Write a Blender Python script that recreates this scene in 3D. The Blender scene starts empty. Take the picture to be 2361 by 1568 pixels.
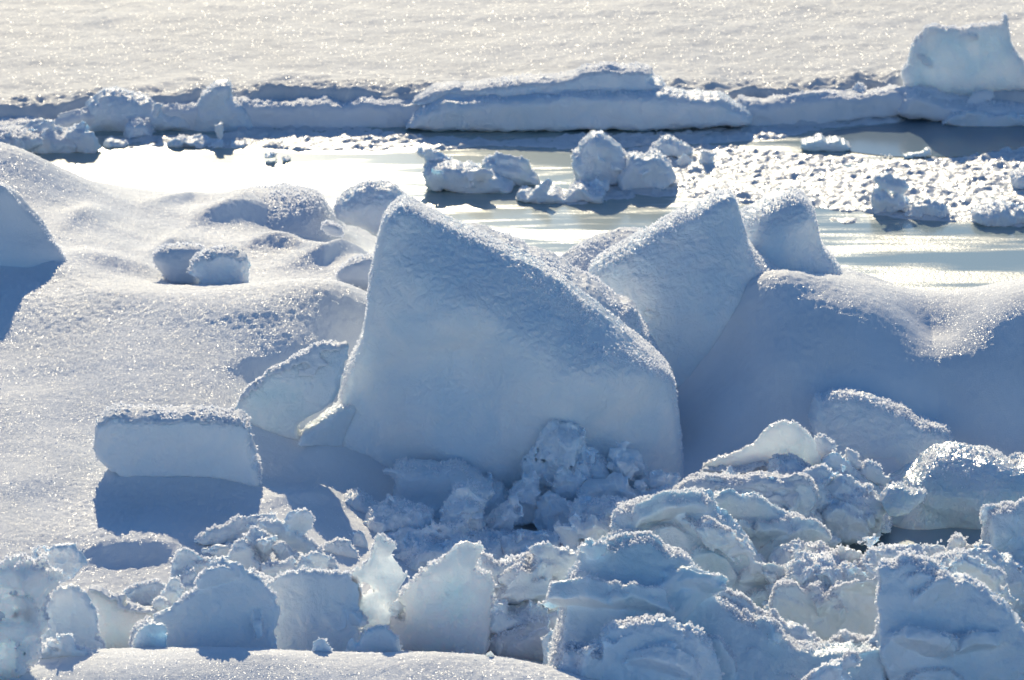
import bpy, math, random
import numpy as np
R_ = math.radians
rng = np.random.default_rng(7)
sc = bpy.context.scene
C = sc.collection

# ------------------------------------------------------------------ camera geometry
W0, H0 = 2361.0, 1568.0
CAMZ, PITCH, LENS = 12.4, 16.0, 200.0
F = LENS / 36.0 * W0
SUN_EL, SUN_AZ = 24.0, -4.2
sp, cp = math.sin(R_(PITCH)), math.cos(R_(PITCH))
def ray(px, py):
    u = (px - W0 / 2) / F; v = (H0 / 2 - py) / F
    return np.array([u, cp + v * sp, -sp + v * cp])
def at_y(px, py, Y):
    d = ray(px, py); t = Y / d[1]
    return np.array([d[0] * t, Y, CAMZ + d[2] * t])
def at_z(px, py, z):
    d = ray(px, py); t = (z - CAMZ) / d[2]
    return np.array([d[0] * t, d[1] * t, z])
def Yat(py, z): return float(at_z(W0 / 2, py, z)[1])

# ------------------------------------------------------------------ noise
_p = np.random.default_rng(3).permutation(256).astype(np.int32)
PERM = np.concatenate([_p, _p, _p])
_g = np.random.default_rng(4).normal(size=(256, 3)).astype(np.float32)
GR = _g / np.linalg.norm(_g, axis=1)[:, None]
def perlin(x, y, z):
    out = np.empty(x.shape, np.float32)
    n = x.size; xs, ys, zs = x.ravel(), y.ravel(), np.broadcast_to(z, x.shape).ravel()
    of = out.ravel()
    for a in range(0, n, 400000):
        X = xs[a:a+400000].astype(np.float32); Y = ys[a:a+400000].astype(np.float32); Z = zs[a:a+400000].astype(np.float32)
        xi = np.floor(X).astype(np.int32); yi = np.floor(Y).astype(np.int32); zi = np.floor(Z).astype(np.int32)
        fx, fy, fz = X - xi, Y - yi, Z - zi
        xi &= 255; yi &= 255; zi &= 255
        u = fx*fx*fx*(fx*(fx*6-15)+10); v = fy*fy*fy*(fy*(fy*6-15)+10); w = fz*fz*fz*(fz*(fz*6-15)+10)
        def c(i, j, k):
            h = PERM[PERM[PERM[(xi+i) & 255] + ((yi+j) & 255)] + ((zi+k) & 255)]
            g = GR[h]
            return g[:, 0]*(fx-i) + g[:, 1]*(fy-j) + g[:, 2]*(fz-k)
        x00 = c(0,0,0)*(1-u)+c(1,0,0)*u; x10 = c(0,1,0)*(1-u)+c(1,1,0)*u
        x01 = c(0,0,1)*(1-u)+c(1,0,1)*u; x11 = c(0,1,1)*(1-u)+c(1,1,1)*u
        of[a:a+400000] = ((x00*(1-v)+x10*v)*(1-w) + (x01*(1-v)+x11*v)*w) * 1.5
    return of.reshape(x.shape)
def fbm(x, y, z, s, octs=3, sx=1.0, billow=False, seed=0.0):
    r = 0; a = 1.0; t = 0
    for k in range(octs):
        f = (2.03 ** k) / s
        n = perlin(x*f*sx + 17.3*k + seed, y*f + 5.1*k + seed*1.7, z*f + 9.7*k + seed*.3)
        r = r + a * (np.abs(n)*2-.45 if billow else n); t += a; a *= .5
    return r / t

# ------------------------------------------------------------------ 2D tools
def sd_poly(P, X, Z):
    """signed distance (negative inside) of points to a closed polygon"""
    P = np.asarray(P, np.float32); d = np.full(X.shape, 1e9, np.float32); s = np.zeros(X.shape, bool)
    n = len(P)
    for i in range(n):
        a, b = P[i], P[(i+1) % n]
        ex, ez = b[0]-a[0], b[1]-a[1]
        wx, wz = X-a[0], Z-a[1]
        t = np.clip((wx*ex+wz*ez)/(ex*ex+ez*ez+1e-12), 0, 1)
        d = np.minimum(d, (wx-ex*t)**2 + (wz-ez*t)**2)
        c = ((a[1] <= Z) & (b[1] > Z)) | ((b[1] <= Z) & (a[1] > Z))
        if abs(ez) > 1e-9:
            s ^= c & (X < a[0] + (Z-a[1]) * ex / ez)
    d = np.sqrt(d)
    return np.where(s, -d, d)
def smooth_poly(P, k=1):
    P = [np.asarray(p, float) for p in P]
    for _ in range(k):
        Q = []
        for i in range(len(P)):
            a, b = P[i], P[(i+1) % len(P)]
            Q += [a*.8+b*.2, a*.2+b*.8]
        P = Q
    return P
class TPS:
    def __init__(s, pts, vals, lam=1e-3, lin=True):
        P = np.asarray(pts, float); v = np.asarray(vals, float); n = len(P)
        s.P = P; r = np.linalg.norm(P[:, None]-P[None], axis=2)
        K = s.k(r) + lam*np.eye(n)
        T = np.c_[np.ones(n), P] if lin else np.ones((n, 1))
        m = T.shape[1]; s.m = m
        A = np.block([[K, T], [T.T, np.zeros((m, m))]])
        s.w = np.linalg.solve(A, np.r_[v, np.zeros(m)])
    def k(s, r): return np.where(r > 1e-9, r*r*np.log(np.maximum(r, 1e-9)), 0)
    def __call__(s, x, y):
        out = np.zeros(x.shape, np.float64)
        for p, w in zip(s.P, s.w):
            out += w * s.k(np.hypot(x-p[0], y-p[1]))
        t = s.w[len(s.P):]
        out += t[0]
        if s.m == 3: out += t[1]*x + t[2]*y
        return out
def sstep(a, b, x):
    t = np.clip((x-a)/(b-a), 0, 1); return t*t*(3-2*t)

# ------------------------------------------------------------------ mesh building
def mesh_np(name, V, Q, smooth=True):
    me = bpy.data.meshes.new(name); V = np.ascontiguousarray(V, np.float32); Q = np.ascontiguousarray(Q, np.int32)
    k = Q.shape[1]
    me.vertices.add(len(V)); me.vertices.foreach_set('co', V.ravel())
    me.loops.add(Q.size); me.loops.foreach_set('vertex_index', Q.ravel())
    me.polygons.add(len(Q)); me.polygons.foreach_set('loop_start', np.arange(0, Q.size, k, dtype=np.int32))
    me.polygons.foreach_set('loop_total', np.full(len(Q), k, np.int32))
    me.polygons.foreach_set('use_smooth', np.full(len(Q), smooth))
    me.update(calc_edges=True)
    return me
def link(name, me, mat, parent=None, **props):
    o = bpy.data.objects.new(name, me); C.objects.link(o)
    if me is not None and mat is not None: me.materials.append(mat)
    if parent is not None: o.parent = parent
    for k, v in props.items(): o[k] = v
    return o
def grid_mesh(name, xs, ys, Z, keep=None):
    nx, ny = len(xs), len(ys)
    X, Y = np.meshgrid(xs, ys, indexing='ij')
    V = np.stack([X.ravel(), Y.ravel(), Z.ravel()], 1)
    i = np.arange(nx*ny).reshape(nx, ny)
    Q = np.stack([i[:-1, :-1], i[1:, :-1], i[1:, 1:], i[:-1, 1:]], -1).reshape(-1, 4)
    if keep is not None:
        kq = keep.ravel()[Q].all(1); Q = Q[kq]
        u, inv = np.unique(Q.ravel(), return_inverse=True); V = V[u]; Q = inv.reshape(-1, 4)
    return mesh_np(name, V, Q)
CORN = [(a, b, c) for a in (0, 1) for b in (0, 1) for c in (0, 1)]
EDG = [(i, j) for i in range(8) for j in range(i+1, 8) if sum(abs(CORN[i][k]-CORN[j][k]) for k in range(3)) == 1]
def surface_nets(G, org, h):
    S = G < 0
    nx, ny, nz = G.shape
    cnt = np.zeros((nx-1, ny-1, nz-1), np.int8)
    for a, b, c in CORN: cnt += S[a:nx-1+a, b:ny-1+b, c:nz-1+c]
    act = (cnt > 0) & (cnt < 8)
    I, J, K = np.nonzero(act); n = len(I)
    vals = np.stack([G[I+a, J+b, K+c] for a, b, c in CORN], 1)
    P = np.zeros((n, 3), np.float32); m = np.zeros(n, np.float32)
    for i, j in EDG:
        vi, vj = vals[:, i], vals[:, j]; cr = (vi < 0) != (vj < 0)
        t = np.where(cr, vi/(vi-vj+1e-20), 0)
        ci, cj = np.array(CORN[i], np.float32), np.array(CORN[j], np.float32)
        P += np.where(cr[:, None], ci + (cj-ci)*t[:, None], 0); m += cr
    P = P/m[:, None] + np.stack([I, J, K], 1)
    V = P*np.array(h) + np.array(org)
    idx = np.full(act.shape, -1, np.int32); idx[I, J, K] = np.arange(n)
    Qs = []
    # x edges
    for ax in range(3):
        sl0 = [slice(1, -1)]*3; sl0[ax] = slice(0, -1); sl1 = list(sl0); sl1[ax] = slice(1, None)
        A, B = S[tuple(sl0)], S[tuple(sl1)]
        for flip, M in ((False, A & ~B), (True, ~A & B)):
            p = np.stack(np.nonzero(M), 1)
            o = np.ones(3, int); o[ax] = 0; p = p + o
            u, v = (ax+1) % 3, (ax+2) % 3
            du = np.zeros(3, int); du[u] = 1; dv = np.zeros(3, int); dv[v] = 1
            q = [p-du-dv, p-dv, p, p-du]
            q = np.stack([idx[tuple(k.T)] for k in q], 1)
            Qs.append(q[:, ::-1] if flip else q)
    Q = np.concatenate(Qs); Q = Q[(Q >= 0).all(1)]
    return V, Q
def vnormals(V, Q):
    a, b, c, d = (V[Q[:, i]] for i in range(4))
    fn = np.cross(c-a, d-b); N = np.zeros_like(V)
    for i in range(4):
        for k in range(3): N[:, k] += np.bincount(Q[:, i], fn[:, k], len(V))
    return N/(np.linalg.norm(N, axis=1)[:, None]+1e-12)

def flakes(name, P, N, size, mat, parent, var=.7, lean=.8):
    """hoar crystals: small folded blades standing on the surface at P"""
    n = len(P)
    if n == 0: return None
    d = N + rng.normal(size=(n, 3))*lean*.6; d /= np.linalg.norm(d, axis=1)[:, None]
    s = np.cross(d, rng.normal(size=(n, 3))); s /= np.linalg.norm(s, axis=1)[:, None]
    t = np.cross(d, s)
    L = (size*(1-var/2+var*rng.random(n)**2*1.5))[:, None] if np.isscalar(size) else (size*(1-var/2+var*rng.random(n)**2*1.5))[:, None]
    w = L*(.28+.25*rng.random((n, 1)))
    b = P - N*L*.15
    v0 = b - s*w*.5; v1 = b + s*w*.5
    v2 = b + d*L*.62 + s*w; v3 = b + d*L*.55 - s*w; v4 = b + d*L
    v5 = b + t*w*.6; v6 = b + d*L*.7 + t*w*1.1
    V = np.stack([v0, v1, v2, v4, v3, v5, v6], 1).reshape(-1, 3)
    k = np.arange(n)[:, None]*7
    T = np.concatenate([k+np.array([[0, 1, 2]]), k+np.array([[0, 2, 3]]), k+np.array([[0, 3, 4]]), k+np.array([[0, 5, 6]]), k+np.array([[0, 6, 3]])])
    return link(name, mesh_np(name, V, T, False), mat, parent, kind='stuff')

NB = [0]
def block(name, label, cat, poly, Y, th=(.25, .25), R=.1, offs=(), lump=.03, ls=.25, fine=.008, frost=1.0, fs=.016,
          mat=None, h=.0125, group=None, shear=0.0, billow=True, rot=0, cover=None, sm=1, lat=0.0, grain=.5, jag=.05, thk=1.0, chips=0, csz=1.0, plates=0, style='ridge'):
    R = R*.5 if R < .2 else R*.7; th = tuple(t*thk for t in th); lump = lump*(.75 if style == 'ridge' else 1); fine = fine*.45
    """a block of ice: outline given as seen in elevation at distance Y, real thickness th in front and behind"""
    NB[0] += 1; sd = NB[0]*7.31
    P = [at_y(a, b, Y)[[0, 2]] for a, b in poly]
    P = smooth_poly(P, sm); A = np.array(P)
    pad = .06+lump*1.2+(.07*csz if chips or plates else 0)
    of = None; om = 0
    if len(offs):
        op = []; ov = []
        for a, b, o in offs:
            q = at_y(a, b, Y-th[0]-o); op.append(q[[0, 2]]); ov.append(o)
        of = TPS(op, ov, lam=3e-3, lin=len(offs) > 3); om = max(0, max(ov))*1.15+.05
    zm = A[:, 1].mean()
    shm = abs(shear)*(A[:, 1].max()-A[:, 1].min())/2 + abs(lat)*(A[:,0].max()-A[:,0].min())/2
    lo = np.array([A[:, 0].min()-pad, Y-th[0]-om-shm-pad, A[:, 1].min()-pad])
    hi = np.array([A[:, 0].max()+pad, Y+th[1]+shm+pad, A[:, 1].max()+pad])
    n = np.ceil((hi-lo)/h).astype(int)+1
    xs, ys, zs = (lo[k]+np.arange(n[k])*h for k in range(3))
    X2, Z2 = np.meshgrid(xs, zs, indexing='ij')
    X2 = X2.astype(np.float32); Z2 = Z2.astype(np.float32)
    d2 = sd_poly(P, X2, Z2) + jag*(fbm(X2, np.zeros_like(X2)+sd, Z2, .17, 5, seed=sd+8) + .35*fbm(X2, np.zeros_like(X2)+sd, Z2, .035, 2, billow=True, seed=sd+9))
    g = np.sqrt(np.clip(1-(1-np.clip(-d2/R, 0, 1))**2, 0, 1))
    o = np.clip(of(X2, Z2), -th[0]*.8, om) if of is not None else 0
    c = Y + shear*(Z2-zm) + lat*(X2-A[:,0].mean())
    yf = c - (th[0]+o)*g; yb = c + th[1]*g
    y3 = ys.astype(np.float32)[None, :, None]
    G = np.maximum(np.maximum(yf[:, None, :]-y3, y3-yb[:, None, :]), d2[:, None, :]).astype(np.float32)
    if chips or plates:
        # broken plates frozen onto the block, and notches knocked out of its rim
        rc = np.random.default_rng(int(sd*100)); seg = np.linalg.norm(np.roll(A, -1, 0)-A, axis=1); cs = np.cumsum(seg)/seg.sum(); cen = A.mean(0)
        nch = int(chips*seg.sum()*2.2)
        for q in range(-plates, nch):
            k = int(np.searchsorted(cs, rc.random())); f = rc.random(); p = A[k]*(1-f)+A[(k+1) % len(A)]*f
            cut = q % 3 == 0 and q >= 0
            if q < 0:
                p = np.array([rc.uniform(A[:, 0].min(), A[:, 0].max()), rc.uniform(max(A[:, 1].min(), 0), A[:, 1].max())])
            inw = (cen-p)/(np.linalg.norm(cen-p)+1e-6); p = p+inw*(rc.uniform(-.04, .015) if cut else rc.uniform(-.01, .30)*csz**.5)
            if p[1] < A[:, 1].min()+.1: continue
            dm = np.array([rc.uniform(.04, .15), rc.uniform(.012, .035), rc.uniform(.03, .09)])*csz
            if q < 0: dm = np.array([rc.uniform(.10, .30), rc.uniform(.02, .06), rc.uniform(.06, .16)])
            cut = cut and q >= 0
            if cut: dm = np.array([rc.uniform(.03, .08), .5, rc.uniform(.02, .05)])*csz
            ax, ay, az = rc.normal(0, .5), rc.uniform(-1.2, 1.2), rc.normal(0, .6)
            if cut: ax, az = rc.normal(0, .2), rc.normal(0, .3)
            i0 = int((p[0]-lo[0])/h); k0 = int((p[1]-lo[2])/h)
            if not (0 <= i0 < n[0] and 0 <= k0 < n[2]): continue
            fy = float(yf[i0, k0]) if d2[i0, k0] < 0 else float(np.mean(c))
            yc_ = Y if cut else fy + rc.uniform(-.015, .03)*csz
            if q < 0:
                if d2[i0, k0] > -.03: continue
                yc_ = fy + rc.uniform(-.02, .02); ay = rc.uniform(-.7, .7); ax = rc.uniform(-.2, .9); az = rc.normal(0, .25)
            elif not cut and rc.random() < .4: yc_ = Y+rc.uniform(-th[0], th[1])
            r = float(np.linalg.norm(dm[[0, 2]]))*1.25; ry = r if not cut else 2
            a0 = np.clip([int((p[0]-r-lo[0])/h), int((yc_-ry-lo[1])/h), int((p[1]-r-lo[2])/h)], 1, n-2); a1 = np.clip([int((p[0]+r-lo[0])/h)+1, int((yc_+ry-lo[1])/h)+1, int((p[1]+r-lo[2])/h)+1], 1, n-1)
            if (a1 <= a0).any(): continue
            gx, gy, gz_ = np.meshgrid(xs[a0[0]:a1[0]]-p[0], ys[a0[1]:a1[1]]-yc_, zs[a0[2]:a1[2]]-p[1], indexing='ij')
            gx, gy = gx*math.cos(az)+gy*math.sin(az), -gx*math.sin(az)+gy*math.cos(az)
            gy, gz_ = gy*math.cos(ax)+gz_*math.sin(ax), -gy*math.sin(ax)+gz_*math.cos(ax)
            gx, gz_ = gx*math.cos(ay)+gz_*math.sin(ay), -gx*math.sin(ay)+gz_*math.cos(ay)
            gx = gx*(1+.35*gz_/dm[2])
            bx = np.maximum(np.maximum(np.abs(gx)-dm[0], np.abs(gy)-dm[1]), np.abs(gz_)-dm[2])
            bx = np.maximum(bx, (np.abs(gx)+np.abs(gz_)-(dm[0]+dm[2])*.72)*.7)
            w_ = G[a0[0]:a1[0], a0[1]:a1[1], a0[2]:a1[2]]
            w_[...] = np.maximum(w_, -bx) if cut else np.minimum(w_, bx)
    amp = lump*1.5+fine*1.5+2.0*h
    bi = np.nonzero(np.abs(G) < amp)
    x, y, z = xs[bi[0]].astype(np.float32), ys[bi[1]].astype(np.float32), zs[bi[2]].astype(np.float32)
    if style == 'ridge':
        t = fbm(x, y*.6, z, ls*2.2, 4, seed=sd+6)*5; fl = np.floor(t); st = (fl+sstep(.3, .62, t-fl))/5
        dn = lump*(-.45*fbm(x, y, z, ls, 4, billow=True, seed=sd)+.35*fbm(x, y, z, ls*.8, 2, seed=sd+2)+1.9*st)
    elif style == 'billow': dn = lump*fbm(x, y, z, ls, 4, billow=True, seed=sd)
    else: dn = lump*fbm(x, y, z, ls, 2, seed=sd)
    if fine: dn = dn + fine*fbm(x, y, z, .05, 2, billow=True, seed=sd+3)
    G[bi] -= dn
    G[0], G[-1], G[:, 0], G[:, -1], G[:, :, 0], G[:, :, -1] = (1,)*6
    V, Q = surface_nets(G, lo, (h, h, h))
    E = np.concatenate([Q[:, [0, 1]], Q[:, [1, 2]], Q[:, [2, 3]], Q[:, [3, 0]]]); deg = np.bincount(E[:, 0], minlength=len(V)).astype(np.float32)
    for _ in range(2):
        S = np.stack([np.bincount(E[:, 0], V[E[:, 1], k], len(V)) for k in range(3)], 1); V = V*.4+.6*S/np.maximum(deg, 1)[:, None]
    N = vnormals(V, Q)
    # rough grain where snow sits (upward and outward edges)
    upm = sstep(.1, .6, N[:, 2])
    gr = fbm(V[:, 0], V[:, 1], V[:, 2], .035, 2, seed=sd+1)
    V = V + N*((.002+.010*upm*grain)*gr)[:, None]
    root = bpy.data.objects.new(name, None); C.objects.link(root)
    base = np.array([A[:, 0].mean(), Y, A[:, 1].min()]); root.location = base; root.empty_display_size = .1
    root['label'] = label; root['category'] = cat
    if group: root['group'] = group
    V = V - base
    me = mesh_np('ice_body', V, Q); link('ice_body', me, mat or M['ice'], root)
    if cover:
        # snow lying on the block: a shell over the upward faces
        zc = cover if isinstance(cover, float) else .42
        nb = perlin(V[:, 0]*5+sd, V[:, 1]*5, V[:, 2]*5)*.18 + perlin(V[:, 0]*22+sd, V[:, 1]*22, V[:, 2]*22)*.16
        kv = N[:, 2]+nb > zc
        kq = kv[Q].all(1)
        Qc = Q[kq]; u, inv = np.unique(Qc.ravel(), return_inverse=True); Qc = inv.reshape(-1, 4)
        if len(Qc) > 50:
            lab = np.arange(len(u))
            for _ in range(400):
                m4 = lab[Qc].min(1); nl = lab.copy()
                for i4 in range(4): np.minimum.at(nl, Qc[:, i4], m4)
                nl = nl[nl]
                if (nl == lab).all(): break
                lab = nl
            big = np.bincount(lab[Qc[:, 0]]).argmax(); Qc = Qc[lab[Qc[:, 0]] == big]; u2, inv = np.unique(Qc.ravel(), return_inverse=True); u = u[u2]; Qc = inv.reshape(-1, 4)
            e = np.sort(np.concatenate([Qc[:, [0, 1]], Qc[:, [1, 2]], Qc[:, [2, 3]], Qc[:, [3, 0]]]), 1)
            eu, ec = np.unique(e, axis=0, return_counts=True); rim = np.zeros(len(u), bool); rim[eu[ec == 1].ravel()] = True
            Vc, Nc = V[u], N[u]
            g2 = fbm(Vc[:, 0], Vc[:, 1], Vc[:, 2], .045, 2, seed=sd+5)
            offd = np.where(rim, -.005, .004+.009*g2)
            if cover: link('snow_cover', mesh_np('snow_cover', Vc+Nc*offd[:, None], Qc), M['snow'], root)
    if frost > 0:
        # frost density: silhouettes, tops and sun-facing backs
        area = h*h
        w = sstep(-.45, .1, N[:, 1]+.25*np.maximum(N[:, 2], 0))*(.2+.6*sstep(-.2, .5, N[:, 2])+.3*np.abs(N[:, 0]))
        w = w*(.05+1.7*sstep(-.2, .45, perlin(V[:, 0]*3+sd, V[:, 1]*3, V[:, 2]*3)+.1))
        w[V[:, 2] + base[2] < -.05] = 0
        w[N[:, 1] > .8] *= .1
        p = np.clip(w*area*2100*frost*FR, 0, 1)
        k = rng.random(len(V)) < p
        flakes('frost', V[k], N[k], fs, M['frost'], root)
    return root

def heightflakes(name, P, N, size, parent): return flakes(name, P, N, size, M['frost'], parent, lean=1.0)
FR = 1.0

# ------------------------------------------------------------------ materials
M = {}
def newmat(name):
    m = bpy.data.materials.new(name); m.use_nodes = True; nt = m.node_tree; nt.nodes.clear()
    out = nt.nodes.new('ShaderNodeOutputMaterial'); return m, nt, out
def nd(nt, t, **kw):
    n = nt.nodes.new(t)
    for k, v in kw.items():
        if k.startswith('i_'):
            n.inputs[k[2:].replace('_', ' ')].default_value = v
        else: setattr(n, k, v)
    return n
def glitter(nt, scale, amt, rough, base_normal=None):
    """mirror-like crystal facets turned at random"""
    geo = nd(nt, 'ShaderNodeNewGeometry'); tc = nd(nt, 'ShaderNodeTexCoord')
    vo = nd(nt, 'ShaderNodeTexVoronoi'); vo.inputs['Scale'].default_value = scale
    L = nt.links.new
    L(geo.outputs['Position'], vo.inputs['Vector'])
    su = nd(nt, 'ShaderNodeVectorMath', operation='SUBTRACT'); L(vo.outputs['Color'], su.inputs[0]); su.inputs[1].default_value = (.5, .5, .5)
    sc_ = nd(nt, 'ShaderNodeVectorMath', operation='SCALE'); L(su.outputs[0], sc_.inputs[0]); sc_.inputs['Scale'].default_value = amt
    ad = nd(nt, 'ShaderNodeVectorMath', operation='ADD'); L(sc_.outputs[0], ad.inputs[0]); L(geo.outputs['Normal'], ad.inputs[1])
    no = nd(nt, 'ShaderNodeVectorMath', operation='NORMALIZE'); L(ad.outputs[0], no.inputs[0])
    gl = nd(nt, 'ShaderNodeBsdfGlossy'); gl.inputs['Roughness'].default_value = rough; gl.inputs['Color'].default_value = (1, 1, 1, 1)
    L(no.outputs[0], gl.inputs['Normal'])
    return gl
def snow_material(name, col, bump=.5, gl_amt=.06, scale=90, rough=.7, spec=.2, gscale=110, trans=0.0, low=None, nse=1.0):
    m, nt, out = newmat(name); L = nt.links.new
    geo = nd(nt, 'ShaderNodeNewGeometry')
    n1 = nd(nt, 'ShaderNodeTexNoise'); n1.inputs['Scale'].default_value = scale; n1.inputs['Detail'].default_value = 3; n1.inputs['Roughness'].default_value = .65
    L(geo.outputs['Position'], n1.inputs['Vector'])
    bp = nd(nt, 'ShaderNodeBump'); bp.inputs['Strength'].default_value = bump; bp.inputs['Distance'].default_value = .01
    L(n1.outputs['Fac'], bp.inputs['Height'])
    pr = nd(nt, 'ShaderNodeBsdfPrincipled'); pr.inputs['Roughness'].default_value = rough; pr.inputs['Specular IOR Level'].default_value = spec
    n2 = nd(nt, 'ShaderNodeTexNoise'); n2.inputs['Scale'].default_value = 1.6; n2.inputs['Detail'].default_value = 4
    L(geo.outputs['Position'], n2.inputs['Vector'])
    mx = nd(nt, 'ShaderNodeMix', data_type='RGBA'); mx.inputs['A'].default_value = (*col, 1); c2 = low or tuple(c*.93 for c in col); mx.inputs['B'].default_value = (*c2, 1)
    mr = nd(nt, 'ShaderNodeMapRange'); mr.inputs['From Min'].default_value = .4; mr.inputs['From Max'].default_value = .65; L(n2.outputs['Fac'], mr.inputs['Value'])
    L(mr.outputs[0], mx.inputs['Factor']); L(mx.outputs['Result'], pr.inputs['Base Color']); L(bp.outputs[0], pr.inputs['Normal'])
    cur = pr.outputs[0]
    if trans > 0:
        tr = nd(nt, 'ShaderNodeBsdfTranslucent'); tr.inputs['Color'].default_value = (.92, .95, 1, 1)
        ms = nd(nt, 'ShaderNodeMixShader'); ms.inputs[0].default_value = trans; L(cur, ms.inputs[1]); L(tr.outputs[0], ms.inputs[2]); cur = ms.outputs[0]
    if gl_amt > 0:
        gl = glitter(nt, gscale, 1.1, .22)
        ms = nd(nt, 'ShaderNodeMixShader'); ms.inputs[0].default_value = gl_amt; L(cur, ms.inputs[1]); L(gl.outputs[0], ms.inputs[2]); cur = ms.outputs[0]
    L(cur, out.inputs['Surface']); return m
def ice_material(name, col, low, sss=1.0, sscale=.1, srad=(.25, .6, 1.0), bump=.25, gl_amt=.015, rough=.5, spec=.4, burley=True, nscale=40):
    m, nt, out = newmat(name); L = nt.links.new
    geo = nd(nt, 'ShaderNodeNewGeometry')
    n1 = nd(nt, 'ShaderNodeTexNoise'); n1.inputs['Scale'].default_value = nscale; n1.inputs['Detail'].default_value = 4
    L(geo.outputs['Position'], n1.inputs['Vector'])
    bp = nd(nt, 'ShaderNodeBump'); bp.inputs['Strength'].default_value = bump; bp.inputs['Distance'].default_value = .012
    n0 = nd(nt, 'ShaderNodeTexNoise'); n0.inputs['Scale'].default_value = 9; n0.inputs['Detail'].default_value = 5; n0.inputs['Roughness'].default_value = .6; n0.inputs['Distortion'].default_value = .4; L(geo.outputs['Position'], n0.inputs['Vector'])
    bq = nd(nt, 'ShaderNodeBump'); bq.inputs['Strength'].default_value = .55; bq.inputs['Distance'].default_value = .06; L(n0.outputs['Fac'], bq.inputs['Height']); L(bq.outputs[0], bp.inputs['Normal'])
    L(n1.outputs['Fac'], bp.inputs['Height'])
    pr = nd(nt, 'ShaderNodeBsdfPrincipled'); pr.inputs['Roughness'].default_value = rough; pr.inputs['Specular IOR Level'].default_value = spec
    if burley: pr.subsurface_method = 'BURLEY'
    pr.inputs['Subsurface Weight'].default_value = sss; pr.inputs['Subsurface Scale'].default_value = sscale
    pr.inputs['Subsurface Radius'].default_value = srad
    n2 = nd(nt, 'ShaderNodeTexNoise'); n2.inputs['Scale'].default_value = 2.6; n2.inputs['Detail'].default_value = 5; n2.inputs['Distortion'].default_value = .6
    L(geo.outputs['Position'], n2.inputs['Vector'])
    mr = nd(nt, 'ShaderNodeMapRange'); mr.inputs['From Min'].default_value = .42; mr.inputs['From Max'].default_value = .66; L(n2.outputs['Fac'], mr.inputs['Value'])
    mx = nd(nt, 'ShaderNodeMix', data_type='RGBA'); mx.inputs['A'].default_value = (*col, 1); mx.inputs['B'].default_value = (*low, 1)
    L(mr.outputs[0], mx.inputs['Factor']); L(mx.outputs['Result'], pr.inputs['Base Color']); L(bp.outputs[0], pr.inputs['Normal'])
    cur = pr.outputs[0]
    if gl_amt > 0:
        gl = glitter(nt, 90, 1.1, .25)
        ms = nd(nt, 'ShaderNodeMixShader'); ms.inputs[0].default_value = gl_amt; L(cur, ms.inputs[1]); L(gl.outputs[0], ms.inputs[2]); cur = ms.outputs[0]
    L(cur, out.inputs['Surface']); return m
Q_ = 1.0; SKY = .105; SUN = 4.75; EXPO = -.27; DENOISE = True
M['snow'] = snow_material('snow', (.90, .92, .95), gscale=260, gl_amt=.022)
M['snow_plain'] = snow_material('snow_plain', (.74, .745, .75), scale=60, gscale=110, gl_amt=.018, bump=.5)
M['ice'] = ice_material('frosted_ice', (.90, .93, .95), (.76, .86, .93), sscale=.03, srad=(.5,.8,1.0))
M['clear'] = ice_material('clear_ice', (.86, .91, .93), (.70, .84, .88), sscale=.06, srad=(.6, .85, 1.0), gl_amt=.01, rough=.4)
M['glow'] = ice_material('thin_backlit_ice', (.94, .95, .96), (.84, .90, .93), burley=False, sscale=.25, srad=(.75,.92,1.0), gl_amt=.03, rough=.35)
M['haar'] = ice_material('frosty_translucent_ice', (.90, .92, .93), (.78, .84, .88), burley=False, sscale=.2, srad=(.85, .93, 1.0), gl_amt=.03, rough=.45, bump=.5)
M['melt'] = ice_material('melted_ice', (.90, .94, .95), (.72, .85, .88), sscale=.06, gl_amt=.12, rough=.2, bump=.6, nscale=22, spec=.6)
M['slush'] = snow_material('slush', (.82, .84, .86), scale=50, gscale=60, gl_amt=.08, bump=.8, rough=.45, spec=.4)
m, nt, out = newmat('hoar_frost'); L = nt.links.new
pr = nd(nt, 'ShaderNodeBsdfPrincipled'); pr.inputs['Specular IOR Level'].default_value = .3; pr.inputs['Base Color'].default_value = (.95, .96, .98, 1); pr.inputs['Roughness'].default_value = .3
tr = nd(nt, 'ShaderNodeBsdfTranslucent'); tr.inputs['Color'].default_value = (.96, .97, 1, 1)
ms = nd(nt, 'ShaderNodeMixShader'); ms.inputs[0].default_value = .65; L(pr.outputs[0], ms.inputs[1]); L(tr.outputs[0], ms.inputs[2]); L(ms.outputs[0], out.inputs[0])
M['frost'] = m

# ------------------------------------------------------------------ sky, sun, camera
w = bpy.data.worlds.new('World'); sc.world = w; w.use_nodes = True; nt = w.node_tree; nt.nodes.clear()
sky = nt.nodes.new('ShaderNodeTexSky'); sky.sky_type = 'NISHITA'; sky.sun_disc = False
sky.sun_elevation = R_(SUN_EL); sky.sun_rotation = R_(SUN_AZ); sky.air_density = 1.0; sky.dust_density = .3; sky.ozone_density = 3.0
bg = nt.nodes.new('ShaderNodeBackground'); bg.inputs[1].default_value = SKY
wo = nt.nodes.new('ShaderNodeOutputWorld'); tint = nt.nodes.new('ShaderNodeMix'); tint.data_type = 'RGBA'; tint.blend_type = 'MULTIPLY'; tint.inputs['Factor'].default_value = 1; tint.inputs['B'].default_value = (.73, 1.0, 1.23, 1)
nt.links.new(sky.outputs[0], tint.inputs['A']); nt.links.new(tint.outputs['Result'], bg.inputs[0]); nt.links.new(bg.outputs[0], wo.inputs[0])
sl = bpy.data.lights.new('sun', 'SUN'); sl.energy = SUN; sl.angle = R_(.5); sl.color = (1, .86, .60)
so = bpy.data.objects.new('sun', sl); C.objects.link(so)
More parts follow.
